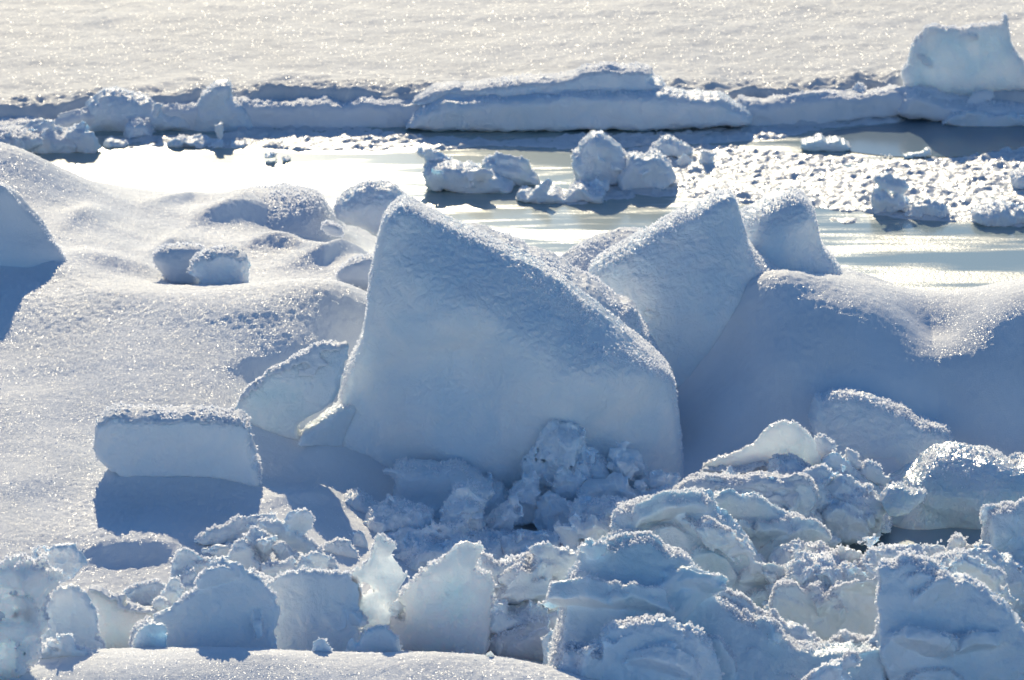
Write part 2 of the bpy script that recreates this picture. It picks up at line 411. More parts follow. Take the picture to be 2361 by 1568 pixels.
so.rotation_euler = (R_(90-SUN_EL), 0, R_(180-SUN_AZ)); so.location = (0, 30, 40)
cd = bpy.data.cameras.new('camera'); cam = bpy.data.objects.new('camera', cd); C.objects.link(cam)
cam.location = (0, 0, CAMZ); cam.rotation_euler = (R_(90-PITCH), 0, 0)
cd.lens = LENS; cd.sensor_width = 36; cd.clip_end = 3000; cd.clip_start = .5
cd.dof.use_dof = True; cd.dof.focus_distance = 38.5; cd.dof.aperture_fstop = 4.0
sc.camera = cam
sc.view_settings.view_transform = 'Standard'; sc.view_settings.look = 'None'; sc.view_settings.exposure = EXPO
sc.cycles.use_denoising = DENOISE
sc.cycles.max_bounces = 8; sc.cycles.diffuse_bounces = 4; sc.cycles.glossy_bounces = 3; sc.cycles.transmission_bounces = 4

# ------------------------------------------------------------------ near snow field
CP = [(-200,1568,.62),(50,1566,.60),(300,1522,.65),(600,1516,.68),(600,1568,.63),(1000,1568,.64),(1000,1526,.68),(1290,1548,.60),(1500,1600,.1),(2400,1700,-.1),(0,1700,.4),(2361,1568,-.1),(1700,1568,-.05),(2000,1568,-.1),
 (0,1290,.52),(250,1300,.44),(450,1340,.42),(700,1300,.42),(650,1150,.5),(760,1120,.4),(400,1235,.52),(100,1235,.54),(400,1090,.59),(100,1070,.64),(620,1100,.50),(740,1095,.42),(830,1140,.33),
 (0,900,.85),(400,900,.85),(700,800,.96),(600,850,.87),(540,960,.74),(400,780,1.02),(0,780,.98),(200,700,1.1),(500,695,1.12),(830,700,1.1),(810,780,.93),
 (280,640,.98),(400,640,.90),(510,655,.90),(650,640,.88),(800,640,.86),(200,590,1.08),(400,560,.88),(650,560,.84),(800,580,.76),(860,620,.86),
 (120,480,1.12),(0,343,1.42),(60,358,1.36),(150,398,1.16),(250,440,.95),(230,530,1.08),(0,500,1.17),(60,540,1.12),(-150,480,1.2),(-150,700,1.1),(-150,900,.95),(-150,1200,.65),
 (350,455,.75),(480,460,.6),(560,450,.60),(700,530,.45),(820,530,.34),(870,590,.45),(300,510,.95),(450,500,.80),(600,520,.62),(560,490,.70),
 (1250,585,.0),(1100,585,.05),(1300,615,.18),(1100,650,.3),(1420,600,.25),(1480,620,.45),
 (1750,640,1.0),(1500,660,.8),(1600,700,.93),(1700,800,.75),(1600,900,.42),(1600,985,.27),(2080,1085,.2),
 (2100,1238,-.12),(2250,1238,-.12),(1960,1250,-.06),(2361,1200,-.05),(2100,1180,-.02),
 (1200,1150,.10),(1000,1150,.12),(1500,1120,.2),(1700,1110,.16),(1700,1040,.22),(900,1200,.24),(1230,1205,.08),(1200,900,.3),
 (1000,1300,.2),(1400,1340,.22),(1800,1400,.0),(2200,1400,.0),(1000,1450,.25),(1250,1470,.2),(820,1420,.3)]
pts = []; vals = []
for a, b, z in CP:
    q = at_z(a, b, z); pts.append(q[:2]); vals.append(z)
for x, y, z in [(-4.5,48.5,-.35),(-2.5,48.3,-.4),(-1,47.8,-.4),(.5,47.2,-.4),(2,46.5,-.3),(3.2,45.6,-.3),(4.5,45.3,-.3),(6,45.5,-.3),(-7,48,.2),
                (-3,34.6,.38),(-1.5,34.5,.38),(0,34.5,.36),(-12,40,.9),(12,40,.7),(-12,30,.6),(12,30,.2),(0,24,.5),(-1.8,39.3,.82),(-1.45,39.3,.74),(-1.1,39.5,.66),(-1.8,38.75,.68),(-1.5,38.5,.47),(-1.2,38.6,.40),(-1.0,39.0,.40),(-12,50,-.3),(12,50,-.6),(0,30,.2)]:
    pts.append((x, y)); vals.append(z)
for px_, cr, si, y1 in [(1800,648,622,42.6),(1900,668,618,42.6),(2000,692,642,42.5),(2080,728,668,42.3),(2160,778,690,42.1),(2240,740,672,42.1),(2361,697,664,42.1),(2550,680,660,42.1)]:
    zc = at_y(px_, cr, 40.7); zs = at_y(px_, si, y1)
    xk = zc[0]
    for yy, zz in [(39.15 if px_ < 2100 else 39.5, .28 if px_ < 2100 else .16), (39.9, .28+(zc[2]-.28)*(.55 if px_ < 2100 else .3)), (40.7, zc[2]), (y1, zs[2]), (y1+.6, zs[2]-.38), (y1+1.4, -.2)]:
        pts.append((xk*yy/40.7, yy)); vals.append(zz)
TER = TPS(pts, vals, lam=2e-3)
def graded(lo, hi, d, olo, ohi):
    a = np.arange(lo, hi, d); 
    l = []; x = lo; s = d
    while x > olo: s *= 1.25; x -= s; l.append(x)
    r = []; x = a[-1]; s = d
    while x < ohi: s *= 1.25; x += s; r.append(x)
    return np.array(l[::-1]+list(a)+r)
def ter_h(X, Y):
    # coarse TPS then bilinear: smooth enough
    return TER(X, Y)
xs = graded(-4.6, 4.6, .0135*Q_, -14, 14); ys = graded(32.6, 48.6, .021*Q_, 18, 52)
cx = np.arange(-15, 15, .12); cy = np.arange(17, 54, .12)
CX, CY = np.meshgrid(cx, cy, indexing='ij'); CH = TER(CX, CY)
def bil(x, y):
    fx = np.clip((x-cx[0])/.12, 0, len(cx)-1.001); fy = np.clip((y-cy[0])/.12, 0, len(cy)-1.001)
    i = fx.astype(int); j = fy.astype(int); u = fx-i; v = fy-j
    u2 = u; v2 = v
    return (CH[i, j]*(1-u2)+CH[i+1, j]*u2)*(1-v2)+(CH[i, j+1]*(1-u2)+CH[i+1, j+1]*u2)*v2
X, Y = np.meshgrid(xs, ys, indexing='ij'); X = X.astype(np.float32); Y = Y.astype(np.float32)
Z = bil(X, Y).astype(np.float32)
Z0 = np.zeros_like(X)
wind = fbm(X, Y, Z0, 1.1, 3, sx=.45, seed=2.0)*.05 + sstep(40.6, 41.6, Y)*sstep(0, -1, X)*.05*fbm(X, Y, Z0, .8, 2, sx=.4, seed=3) + fbm(X, Y, Z0, .30, 2, sx=.6, seed=5)*.008
# drift crests read off the photograph: steep on the near side, long behind
def crest(pts, h, wf, wb, taper=.35):
    W = []
    for a, b in pts:
        z = .8
        for _ in range(12): q = at_z(a, b, z); z = .5*z+.5*float(bil(q[0], q[1]))
        W.append(q[:2])
    W = np.array(W); W = W[np.argsort(W[:, 0])]
    yc = np.interp(X, W[:, 0], W[:, 1]); t = Y-yc
    pr = np.where(t > 0, np.exp(-(t/wb)**2), np.exp(-(t/wf)**2))
    return (h*pr*sstep(W[0, 0]-taper*.3, W[0, 0]+taper, X)*(1-sstep(W[-1, 0]-taper, W[-1, 0]+taper*.3, X))).astype(np.float32)
RL = 0
for pts_, h_, wf_, wb_ in [
 ([(40,557),(90,592),(150,640),(250,680),(400,697),(600,703),(860,692)], .04, .3, .8),
 ([(430,510),(560,500),(700,528),(840,560)], .14, .22, .5),
 ([(330,470),(450,462),(560,480),(640,505)], .10, .25, .6),
 ([(545,578),(600,562),(680,570),(745,600)], .10, .16, .35),
 ([(340,582),(400,566),(465,572)], .12, .2, .4),
 ([(640,618),(750,603),(880,585)], .11, .18, .35),
 ([(130,520),(200,506),(260,512)], .14, .3, .4),
 ([(160,590),(300,622),(420,645)], .07, .2, .3),
 ([(480,845),(560,832),(640,822),(780,805)], .05, .16, .6),
 ([(-50,1120),(100,1105),(215,1090)], .05, .3, .6),
 ([(640,1072),(700,1058),(780,1045)], .07, .1, .3),
 ([(600,1165),(680,1150),(760,1150),(830,1170)], .06, .12, .3),
 ([(150,1262),(300,1268),(450,1262)], .08, .14, .5),
 ([(60,1508),(300,1500),(600,1498),(900,1512),(1280,1540)], .03, .5, .1),
 ([(215,1092),(400,1120),(610,1128)], .05, .25, .3),
 ([(1480,800),(1560,790),(1660,790),(1760,745),(1850,700)], .07, .45, .5),
 ([(1590,985),(1680,978),(1770,985)], .10, .25, .3),
 ([(2080,868),(2200,850),(2361,860)], .05, .3, .3)]:
    RL = RL + crest(pts_, h_, wf_, wb_)
grain = fbm(X, Y, Z0, .034, 2, seed=9)*.011*(.6+.8*sstep(-.3, .5, perlin(X*.8, Y*.5, Z0+3)))
Z = Z + wind*.8 + RL + grain
Z = np.maximum(Z, -.6)
xs0, ys0, ZT = xs, ys, Z
field = link('snow_field', grid_mesh('snow_field', xs, ys, Z), M['snow'], kind='structure')
def hz(x, y): return bil(np.asarray(x, float), np.asarray(y, float))
ICE, SLAB = 'ice block', 'ice slab'
# ---- the big block in the middle and what stands beside it
main_block = block('ice_block', 'huge pale blue ice block with a pointed snowy crest in the middle of the picture', ICE,
 [(918,470),(945,475),(985,500),(1040,522),(1100,552),(1180,590),(1260,630),(1330,680),(1400,735),(1450,775),(1500,820),(1545,858),(1560,900),(1568,980),(1572,1050),(1575,1110),(1560,1200),(1200,1300),(930,1260),(885,1140),(850,1110),(800,1085),(775,1045),(762,1028),(735,1010),(692,992),(700,975),(740,950),(775,938),(782,905),(800,850),(835,780),(848,700),(855,620),(868,560),(885,505)],
 39.25, th=(.10, .45), R=.13, offs=[(918,480,0),(985,510,0),(1100,570,.0),(1260,650,.0),(1400,750,.0),(1545,880,0),(1568,1050,.05),
  (940,545,.10),(985,650,.34),(1080,700,.44),(1220,765,.48),(1380,825,.40),(1500,865,.22),(870,620,.10),(870,800,.16),(965,640,.34),(975,780,.46),(1060,820,.34),(800,900,.14),(720,985,.30),(770,960,.26),(850,1000,.26),(1000,950,.5),(1200,950,.56),(1400,960,.42),(1540,1000,.12),(1200,1130,.56),(1000,1130,.45),(900,1120,.3),(1450,1130,.36)],
 lump=.030, ls=.38, fine=.003, style='smooth', jag=.015, frost=1.7, fs=.013, h=.013*Q_, grain=.7)
spur = block('ice_spur', 'x', 'x', [(690,994),(700,974),(738,950),(790,936),(880,925),(900,1110),(850,1100),(800,1078),(775,1043),(760,1026),(735,1010)], 38.92, th=(.08,.3), R=.14, lat=1.25, lump=.02, ls=.3, fine=.003, style='smooth', jag=.02, frost=1.3, fs=.014, offs=[(700,985,0),(780,960,.03),(860,1000,.03),(800,1050,.0)])
d_ = spur.location-main_block.location; sp_body = [c for c in spur.children if c.name.startswith('ice_body')][0]; sp_body.name = 'ice_spur'; sp_body.parent = main_block; sp_body.location = d_
for c in list(spur.children): c.parent = sp_body
bpy.data.objects.remove(spur)
block('ice_slab', 'snow covered slab leaning directly behind the right shoulder of the biggest block', SLAB,
 [(1070,533),(1120,543),(1200,573),(1260,598),(1340,640),(1420,690),(1462,712),(1482,750),(1510,800),(1545,858),(1540,1000),(1000,1000),(1000,560)],
 40.05, th=(.15,.4), R=.15, offs=[(1080,545,0),(1250,600,0),(1450,720,0),(1250,660,.25),(1450,800,.2),(1500,900,.2),(1100,700,.3)], lump=.03, ls=.3, cover=.35, h=.014*Q_)
block('snow_mound', 'low snow mound at the water edge between the biggest block and the two white fins', 'snow mound',
 [(1290,600),(1330,568),(1390,540),(1440,530),(1492,534),(1520,560),(1500,640),(1370,660),(1280,640)], 43.6, th=(.3,.3), R=.25, lump=.03, cover=.3, mat=M['snow'], style='smooth', jag=.01, offs=[(1300,600,0),(1400,560,.0),(1480,545,0),(1400,620,.2)])
block('ice_fin', 'larger of the two shaded ice fins, with a long snowy left slope', 'ice fin',
 [(1350,625),(1420,580),(1500,535),(1580,490),(1650,458),(1692,455),(1705,478),(1715,520),(1730,572),(1760,607),(1830,655),(1900,740),(1860,850),(1450,850),(1400,720),(1370,660)],
 41.2, th=(.12,.35), R=.12, offs=[(1360,630,0),(1500,545,0),(1650,470,0),(1700,500,0),(1820,660,0),(1640,530,.12),(1500,600,.16),(1420,650,.15),(1650,640,.34),(1500,690,.36),(1700,720,.42),(1600,780,.5)],
 lump=.03, ls=.4, fine=.002, style='smooth', jag=.02, h=.014*Q_)
block('ice_fin', 'shaded ice fin with a snowy top slope standing behind and right of its neighbour', 'ice fin',
 [(1700,500),(1760,470),(1810,452),(1850,448),(1876,480),(1888,530),(1896,572),(1925,607),(1950,640),(1930,720),(1740,720),(1715,570)],
 41.9, th=(.12,.3), R=.1, offs=[(1720,500,0),(1840,460,0),(1880,540,0),(1930,630,0),(1720,560,.2),(1860,510,.14),(1800,620,.25),(1760,540,.25)], lump=.025, ls=.3, fine=.002, style='smooth', jag=.02, h=.013*Q_)
block('ice_lump', 'smooth pale lobe of ice bulging from the blue shaded slope below the left fin', 'ice lump',
 [(1470,712),(1560,690),(1680,698),(1740,715),(1786,750),(1770,782),(1720,800),(1640,785),(1500,750)], 40.72, th=(.10,.3), R=.5, lump=.02, fine=.0, frost=.0, sm=2, jag=.02, style='smooth')
block('ice_lump', 'small round pale lump half sunk in the blue shaded slope right of the bigger lobe', 'ice lump',
 [(1790,800),(1830,782),(1870,785),(1885,805),(1860,835),(1810,840)], 40.2, th=(.06,.2), R=.35, lump=.01, fine=.0, frost=.0, sm=2, jag=.02, style='smooth')
block('ice_boulder', 'half buried shaded boulder with a bright curved rim, below the blue slope on the right', 'ice boulder',
 [(1865,975),(1872,925),(1882,910),(1905,918),(1930,905),(2000,908),(2060,930),(2110,955),(2160,980),(2198,1000),(2190,1040),(2120,1075),(2040,1080),(1960,1050),(1900,1030)],
 39.55, th=(.12,.2), R=.12, offs=[(1880,930,0),(2000,920,0),(2190,1005,0),(1950,1000,.15),(2080,1020,.18)], lump=.03, ls=.2, frost=1.5)
block('snow_lump', 'bright snow knob on the ridge crest near the right edge', 'snow lump',
 [(2190,700),(2198,680),(2215,672),(2225,690),(2222,715),(2195,722)], 41.7, th=(.05,.06), R=.04, lump=.02, fs=.012, h=.01)
# ---- left side
block('ice_block', 'rounded rectangular ice block casting a square blue shadow, on the left', ICE,
 [(214,1020),(219,975),(240,952),(280,944),(350,945),(430,947),(520,952),(560,960),(580,985),(588,1030),(598,1070),(607,1108),(590,1150),(290,1150),(280,1085),(240,1070),(220,1050)],
 37.75, th=(.14,.24), R=.11, lump=.018, ls=.3, fine=.007, frost=.9, cover=.55, h=.0115*Q_, offs=[(230,1000,0),(400,1000,.02),(580,1000,0),(400,1100,.0)])
block('ice_slab', 'greenish leaning slab between the rectangular block and the biggest block', SLAB,
 [(535,950),(560,905),(600,868),(660,830),(720,803),(785,788),(806,792),(796,840),(774,900),(762,933),(712,955),(688,985),(703,1012),(700,1040),(650,1062),(600,1068),(575,1010)],
 38.78, th=(.05,.12), R=.10, style='smooth', offs=[(560,920,0),(700,815,0),(820,800,0),(600,960,.05),(700,880,.08),(800,860,.08),(640,1030,.0),(760,960,.1)], lump=.02, ls=.3, fine=.004, mat=M['clear'], cover=.4)
block('ice_block', 'small mushroom shaped ice block in the sunlit hollow on the left', ICE,
 [(440,620),(445,592),(470,578),(510,574),(550,580),(575,595),(577,618),(572,640),(580,668),(450,668),(462,640),(440,632)],
 41.3, th=(.14,.16), R=.1, lump=.025, ls=.15, fine=.006, cover=.5, h=.011)
block('snow_mound', 'small shaded snow hump just left of the mushroom shaped block', 'snow mound',
 [(350,590),(370,572),(420,566),(468,568),(480,600),(470,660),(400,660),(365,620)], 41.6, th=(.15,.3), R=.22, lump=.02, mat=M['snow'], style='smooth', jag=.01, frost=.8)
block('snow_mound', 'smooth blue shaded snow mound at the water edge left of the domed boulder', 'snow mound',
 [(490,470),(540,448),(600,442),(700,444),(740,455),(760,490),(790,520),(800,560),(560,540),(520,500)], 44.9, th=(.3,.6), R=.35, lump=.02, mat=M['snow'], style='smooth', jag=.01, frost=.6, offs=[(520,470,0),(720,460,0),(640,510,.25),(760,520,.1)], cover=None)
block('snow_lump', 'small snow bump on the far rim of the shaded mound left of the domed boulder', 'snow lump',
 [(620,452),(635,430),(655,424),(675,430),(688,448),(680,462),(630,462)], 45.6, th=(.12,.12), R=.1, lump=.02, mat=M['snow'], style='smooth', jag=.01)
block('ice_boulder', 'domed ice boulder with a translucent foot standing against the bright water', 'ice boulder',
 [(766,485),(780,458),(810,432),(860,423),(905,428),(935,450),(960,478),(1000,500),(960,560),(870,545),(830,522),(780,505)],
 44.6, th=(.25,.3), R=.22, lump=.02, ls=.2, fine=.006, cover=None)
block('snow_lump', 'ragged snow tuft beside the shaded hollow left of the biggest block', 'snow lump',
 [(735,520),(755,512),(785,520),(795,545),(760,548)], 43.2, th=(.06,.08), R=.05, lump=.03, mat=M['snow'], style='smooth', jag=.01, frost=2)
block('snow_drift', 'large shaded drift cut by the left edge of the picture', 'snow drift',
 [(-400,385),(-120,400),(0,425),(50,455),(95,508),(135,568),(176,640),(120,720),(-400,800)], 41.5, th=(.12,.5), R=.7, lump=.12, ls=.5, mat=M['snow'], style='smooth', jag=.01, frost=.5, h=.02)
block('snow_drift', 'low drift running left from the biggest block behind the greenish slab', 'snow drift',
 [(770,640),(800,605),(860,590),(940,600),(940,680),(800,670)], 41.4, th=(.12,.3), R=.2, lump=.03, mat=M['snow'], style='smooth', jag=.01, frost=.7)
# ---- rubble at the foot of the biggest block
LB = 'lumps of rubble at the foot of the biggest block'
def lumpy(label, poly, Y, th=.16, R=.16, lump=0.120, ls=.16, name='ice_lump', cat='ice lump', mat=None, frost=.35, **k):
    return block(name, label, cat, poly, Y, th=(th, th), R=R, lump=lump, ls=ls, fine=.010, frost=frost, mat=mat, group=LB, jag=.07, sm=0, chips=2.2, csz=.8, **k)
lumpy('tall knobbly lump climbing the right face of the biggest block', [(1195,1140),(1215,1085),(1260,1000),(1300,985),(1335,992),(1342,1015),(1330,1045),(1380,1050),(1420,1080),(1420,1170),(1200,1190)], 38.5, th=.2, R=.2)
lumpy('round frosty lump right of the tall knobbly one, against the biggest block', [(1400,1060),(1430,1035),(1470,1040),(1500,1062),(1512,1100),(1540,1120),(1530,1160),(1400,1160)], 38.55, th=.15, R=.15)
lumpy('flat topped blunt lump with a square left corner at the foot of the biggest block', [(912,1075),(930,1062),(1000,1066),(1060,1065),(1110,1090),(1160,1125),(1180,1155),(1140,1200),(1000,1210),(905,1190),(905,1120)], 38.45, th=.2, R=.16, lump=0.045, ls=.3)
lumpy('rough clod added over a sunlit sliver of snow, far left of the rubble', [(755,1255),(765,1200),(790,1150),(825,1128),(862,1150),(885,1200),(870,1262)], 37.95, th=.16, R=.14, lump=.05)  # added lump, covers the stray lit sliver between the slab and main block shadows
lumpy('steep sided peak in the middle of the rubble', [(1170,1160),(1180,1120),(1210,1090),(1235,1085),(1248,1110),(1245,1140),(1290,1160),(1280,1200),(1180,1200)], 38.2, th=.14, R=.12, lump=0.075)
lumpy('broad rounded lump with a sunlit left edge, leftmost in the rubble', [(830,1240),(832,1200),(850,1170),(890,1155),(950,1165),(1000,1185),(1020,1240),(1010,1300),(840,1300)], 37.6, th=.22, R=.2, lump=0.060, ls=.25)
lumpy('upright frosty column in the rubble, left of the dark water gap', [(1025,1175),(1040,1148),(1075,1143),(1110,1160),(1120,1200),(1130,1250),(1100,1300),(1030,1290),(1020,1230)], 37.6, th=.16, R=.14)
lumpy('narrow leaning lump touching the left side of the dark water gap', [(1130,1200),(1150,1165),(1180,1160),(1192,1190),(1180,1240),(1150,1260),(1125,1250)], 37.75, th=.12, R=.1)
lumpy('crooked lump hanging over the dark water gap from behind', [(1240,1180),(1280,1150),(1310,1160),(1325,1200),(1345,1225),(1290,1230),(1250,1210)], 38.0, th=.12, R=.1, lump=0.075)
lumpy('frosty lump with a notched crown right of the dark water gap', [(1310,1190),(1320,1155),(1350,1150),(1400,1155),(1440,1150),(1470,1190),(1460,1260),(1400,1290),(1330,1250)], 37.65, th=.18, R=.14, lump=0.105)
lumpy('low frosted shelf above the notched lump', [(1330,1140),(1350,1110),(1400,1100),(1450,1100),(1460,1130),(1540,1120),(1600,1130),(1590,1160),(1340,1165)], 38.15, th=.14, R=.1, lump=0.060)
lumpy('frosted cube shaped lump just below the dark water gap', [(1150,1250),(1165,1232),(1230,1235),(1290,1230),(1300,1260),(1290,1310),(1160,1310)], 37.25, th=.14, R=.1, lump=0.060)
lumpy('low lump filling the right front of the rubble', [(1290,1250),(1330,1225),(1390,1235),(1430,1225),(1470,1260),(1440,1310),(1300,1310)], 37.2, th=.15, R=.13)
lumpy('ribbed heap of frosty layers in the front left of the rubble', [(930,1290),(960,1262),(1010,1255),(1060,1245),(1100,1250),(1120,1290),(1080,1330),(940,1330)], 36.9, th=.15, R=.1, lump=0.075, frost=.8)
lumpy('small cushion of ice on the shelf at the right end of the rubble', [(1485,1110),(1500,1080),(1530,1080),(1545,1110),(1530,1135)], 38.35, th=.1, R=.1)
lumpy('half hidden lump in the deep shade behind the notched lump', [(1260,1115),(1290,1075),(1340,1080),(1360,1120),(1340,1160),(1270,1160)], 38.3, th=.12, R=.12, lump=0.075)
# ---- right middle: thin plates and tilted slabs
block('ice_slab', 'bright translucent triangular slab standing right of the biggest block', SLAB,
 [(1625,1078),(1650,1062),(1700,1040),(1740,1010),(1775,975),(1802,963),(1835,975),(1868,1010),(1890,1050),(1898,1085),(1850,1110),(1640,1100)], 38.5, thk=.7, sm=0, chips=0.0, csz=.75, th=(.05,.05), R=.04, lump=0.027, ls=.15, fine=.006, mat=M['glow'], h=.010, frost=.6, shear=-.25)
block('ice_plate', 'thin flat ice plate lying below the bright triangular slab', 'ice plate',
 [(1612,1100),(1618,1082),(1680,1080),(1740,1068),(1790,1058),(1800,1085),(1790,1118),(1620,1118)], 38.45, thk=.7, sm=0, chips=1.0, csz=.75, th=(.06,.18), R=.04, lump=0.022, ls=.15, mat=M['glow'], h=.010, cover=.5, offs=[(1640,1090,0),(1780,1075,0),(1700,1115,.05)])
block('ice_lump', 'crumbly frosted lump on the thin plate under the triangular slab', 'ice lump',
 [(1780,1070),(1800,1052),(1840,1055),(1870,1080),(1890,1120),(1800,1125),(1770,1110)], 38.3, thk=.7, sm=0, chips=1.0, csz=.75, th=(.1,.1), R=.08, lump=0.075, ls=.1, fs=.02, frost=1.5)
block('ice_lump', 'small knob of ice leaning on the right edge of the triangular slab', 'ice lump',
 [(1880,1010),(1900,1008),(1920,1025),(1915,1045),(1940,1075),(1900,1080),(1880,1050)], 38.7, thk=.7, sm=0, chips=1.0, csz=.75, th=(.07,.07), R=.05, lump=0.045, ls=.1, h=.010)
block('ice_slab', 'glassy ribbed slab sloping down between the triangular slab and the long right slab', SLAB,
 [(1870,1080),(1920,1050),(1960,1075),(2010,1110),(2060,1150),(2050,1190),(1960,1190),(1880,1160)], 38.5, thk=.7, sm=0, chips=1.0, csz=.75, th=(.10,.2), R=.07, lump=0.045, ls=.15, mat=M['melt'], offs=[(1900,1075,0),(2030,1140,0),(1920,1140,.25),(1980,1170,.3)])
block('ice_lump', 'little pointed tooth of ice on the crest left of the long right slab', 'ice lump',
 [(1945,1070),(1958,1042),(1972,1050),(1985,1080),(1960,1090)], 38.65, thk=.7, sm=0, chips=1.0, csz=.75, th=(.05,.05), R=.04, lump=0.030, h=.010, fine=.004)
block('ice_lump', 'smooth rounded tooth of ice just right of the little pointed one', 'ice lump',
 [(1985,1085),(2000,1065),(2025,1070),(2060,1100),(2040,1120),(1990,1110)], 38.6, thk=.7, sm=0, chips=1.0, csz=.75, th=(.07,.07), R=.05, lump=0.030, h=.010, fine=.004)
block('ice_slab', 'long tilted slab with glittering melted top running off the right edge', SLAB,
 [(2030,1120),(2060,1095),(2110,1065),(2150,1035),(2210,1025),(2300,1045),(2420,1055),(2600,1080),(2600,1260),(2300,1260),(2100,1245),(1990,1230),(1960,1190),(2010,1160)],
 38.85, thk=.7, sm=0, chips=1.0, csz=.75, th=(.12,.25), R=.08, lump=0.045, ls=.3, fine=.006, mat=M['melt'], h=.013*Q_, offs=[(2060,1100,0),(2200,1035,0),(2361,1060,0),(2120,1120,.30),(2361,1110,.26),(2240,1120,.36),(2060,1190,.30),(2361,1200,.32),(2200,1210,.36)])
block('ice_slab', 'small glittering flake tilted on the front of the long right slab', SLAB,
 [(2025,1150),(2045,1125),(2075,1118),(2110,1130),(2138,1128),(2135,1150),(2090,1175),(2050,1180),(2030,1165)], 37.95, thk=.7, sm=0, chips=1.0, csz=.75, th=(.05,.12), R=.04, lump=0.030, h=.010, mat=M['melt'], offs=[(2040,1130,0),(2130,1135,0),(2070,1170,.15)])
block('ice_ridge', 'jagged rim of broken ice above the dark pool on the right', 'ice ridge',
 [(1880,1150),(1900,1110),(1950,1105),(1990,1130),(2030,1180),(2040,1240),(1960,1250),(1880,1240)], 38.05, thk=.7, sm=0, plates=4, chips=1.0, csz=.75, th=(.12,.12), R=.1, lump=0.090, ls=.2, h=.0115, fs=.018)
block('ice_lump', 'shaded cauliflower lump standing in the dark pool', 'ice lump',
 [(1880,1215),(1895,1175),(1935,1165),(1985,1175),(2005,1205),(1990,1245),(1900,1250)], 37.85, thk=.7, sm=0, chips=1.0, csz=.75, th=(.14,.14), R=.13, lump=0.075, ls=.14, frost=.5)
block('ice_lump', 'pale pebble of ice at the near end of the dark pool', 'ice lump',
 [(1880,1248),(1895,1232),(1925,1236),(1940,1250),(1925,1265),(1890,1265)], 37.55, thk=.7, sm=0, chips=1.0, csz=.75, th=(.06,.06), R=.05, lump=0.030, h=.01, frost=.2)
block('ice_slab', 'table like slab with a sunlit frosty top and undercut ragged right end', SLAB,
 [(1535,1140),(1600,1112),(1700,1106),(1800,1104),(1860,1110),(1888,1130),(1880,1160),(1865,1175),(1885,1200),(1875,1240),(1885,1280),(1600,1300),(1560,1190)],
 37.75, thk=.7, sm=0, plates=4, chips=1.0, csz=.75, th=(.08,.25), R=.06, lump=0.045, ls=.2, fine=.008, mat=M['ice'], cover=.45, frost=2, fs=.02, offs=[(1560,1140,0),(1700,1115,0),(1870,1120,0),(1700,1160,.08),(1850,1200,.06)], h=.0115)
block('ice_slab', 'upright slab with a snowy rim in front of the table like slab', SLAB,
 [(1620,1150),(1680,1138),(1740,1142),(1790,1170),(1840,1190),(1880,1225),(1895,1260),(1940,1290),(1960,1330),(1680,1360),(1640,1250)],
 37.1, thk=.7, sm=0, plates=5, chips=1.0, csz=.75, th=(.09,.12), R=.07, lump=0.045, ls=.2, fine=.008, mat=M['clear'], frost=2, fs=.017, h=.0115, shear=.15)
block('ice_slab', 'wide teal tinted slab with a bright ragged rim right of the rubble', SLAB,
 [(1415,1260),(1420,1200),(1432,1180),(1480,1165),(1540,1155),(1600,1148),(1640,1152),(1650,1180),(1700,1215),(1725,1250),(1760,1290),(1790,1330),(1830,1370),(1860,1420),(1860,1560),(1500,1560),(1400,1350)],
 36.6, thk=.7, sm=0, plates=9, chips=1.0, csz=.75, th=(.12,.15), R=.08, lump=0.053, ls=.3, fine=.008, mat=M['clear'], frost=2.2, fs=.017, h=.012, shear=.35, offs=[(1440,1190,0),(1600,1165,0),(1640,1250,.12),(1500,1250,.05),(1700,1300,0),(1750,1400,.1)])
# ---- foreground, right
block('ice_block', 'broad sloping block with a frosted crest and long right slope, behind the round topped boulder', ICE,
 [(1290,1420),(1300,1370),(1320,1310),(1340,1275),(1380,1262),(1420,1268),(1460,1250),(1500,1250),(1540,1275),(1580,1290),(1610,1310),(1640,1370),(1700,1410),(1790,1440),(1880,1480),(1960,1475),(2030,1490),(2060,1600),(1300,1620),(1260,1480)],
 34.7, thk=.6, sm=0, plates=14, chips=1.3, csz=.9, th=(.14,.2), R=.06, lump=0.085, ls=.35, fine=.010, mat=M['clear'], frost=2.2, fs=.017, h=.012, shear=.3, offs=[(1340,1290,0),(1500,1260,0),(1450,1350,.15),(1600,1400,.05),(1450,1450,.25),(1800,1500,.1),(1650,1500,.15)])
block('ice_plate', 'thin long plate with a glowing edge running left from the broad sloping block', 'ice plate',
 [(780,1500),(850,1470),(960,1455),(1090,1475),(1130,1460),(1200,1440),(1260,1420),(1310,1400),(1340,1430),(1300,1520),(1200,1560),(900,1560)],
 35.0, thk=.6, sm=0, plates=4, chips=1.3, csz=.9, th=(.06,.12), R=.05, lump=0.038, ls=.2, fine=.006, mat=M['glow'], h=.011, frost=1.4, offs=[(1300,1410,0),(1000,1480,0),(1200,1500,.1)])
block('ice_boulder', 'round topped boulder with a thick frost rim at the bottom edge, right of the middle', 'ice boulder',
 [(1285,1560),(1285,1510),(1300,1490),(1350,1488),(1375,1470),(1380,1445),(1420,1432),(1470,1424),(1530,1422),(1590,1440),(1625,1475),(1650,1510),(1665,1550),(1655,1650),(1300,1650)],
 34.0, thk=.6, sm=0, plates=2, chips=1.3, csz=.9, th=(.16,.16), R=.09, lump=0.057, ls=.25, fine=.012, frost=3, fs=.02, h=.011, offs=[(1320,1500,0),(1500,1430,0),(1640,1530,0),(1500,1540,.1)])
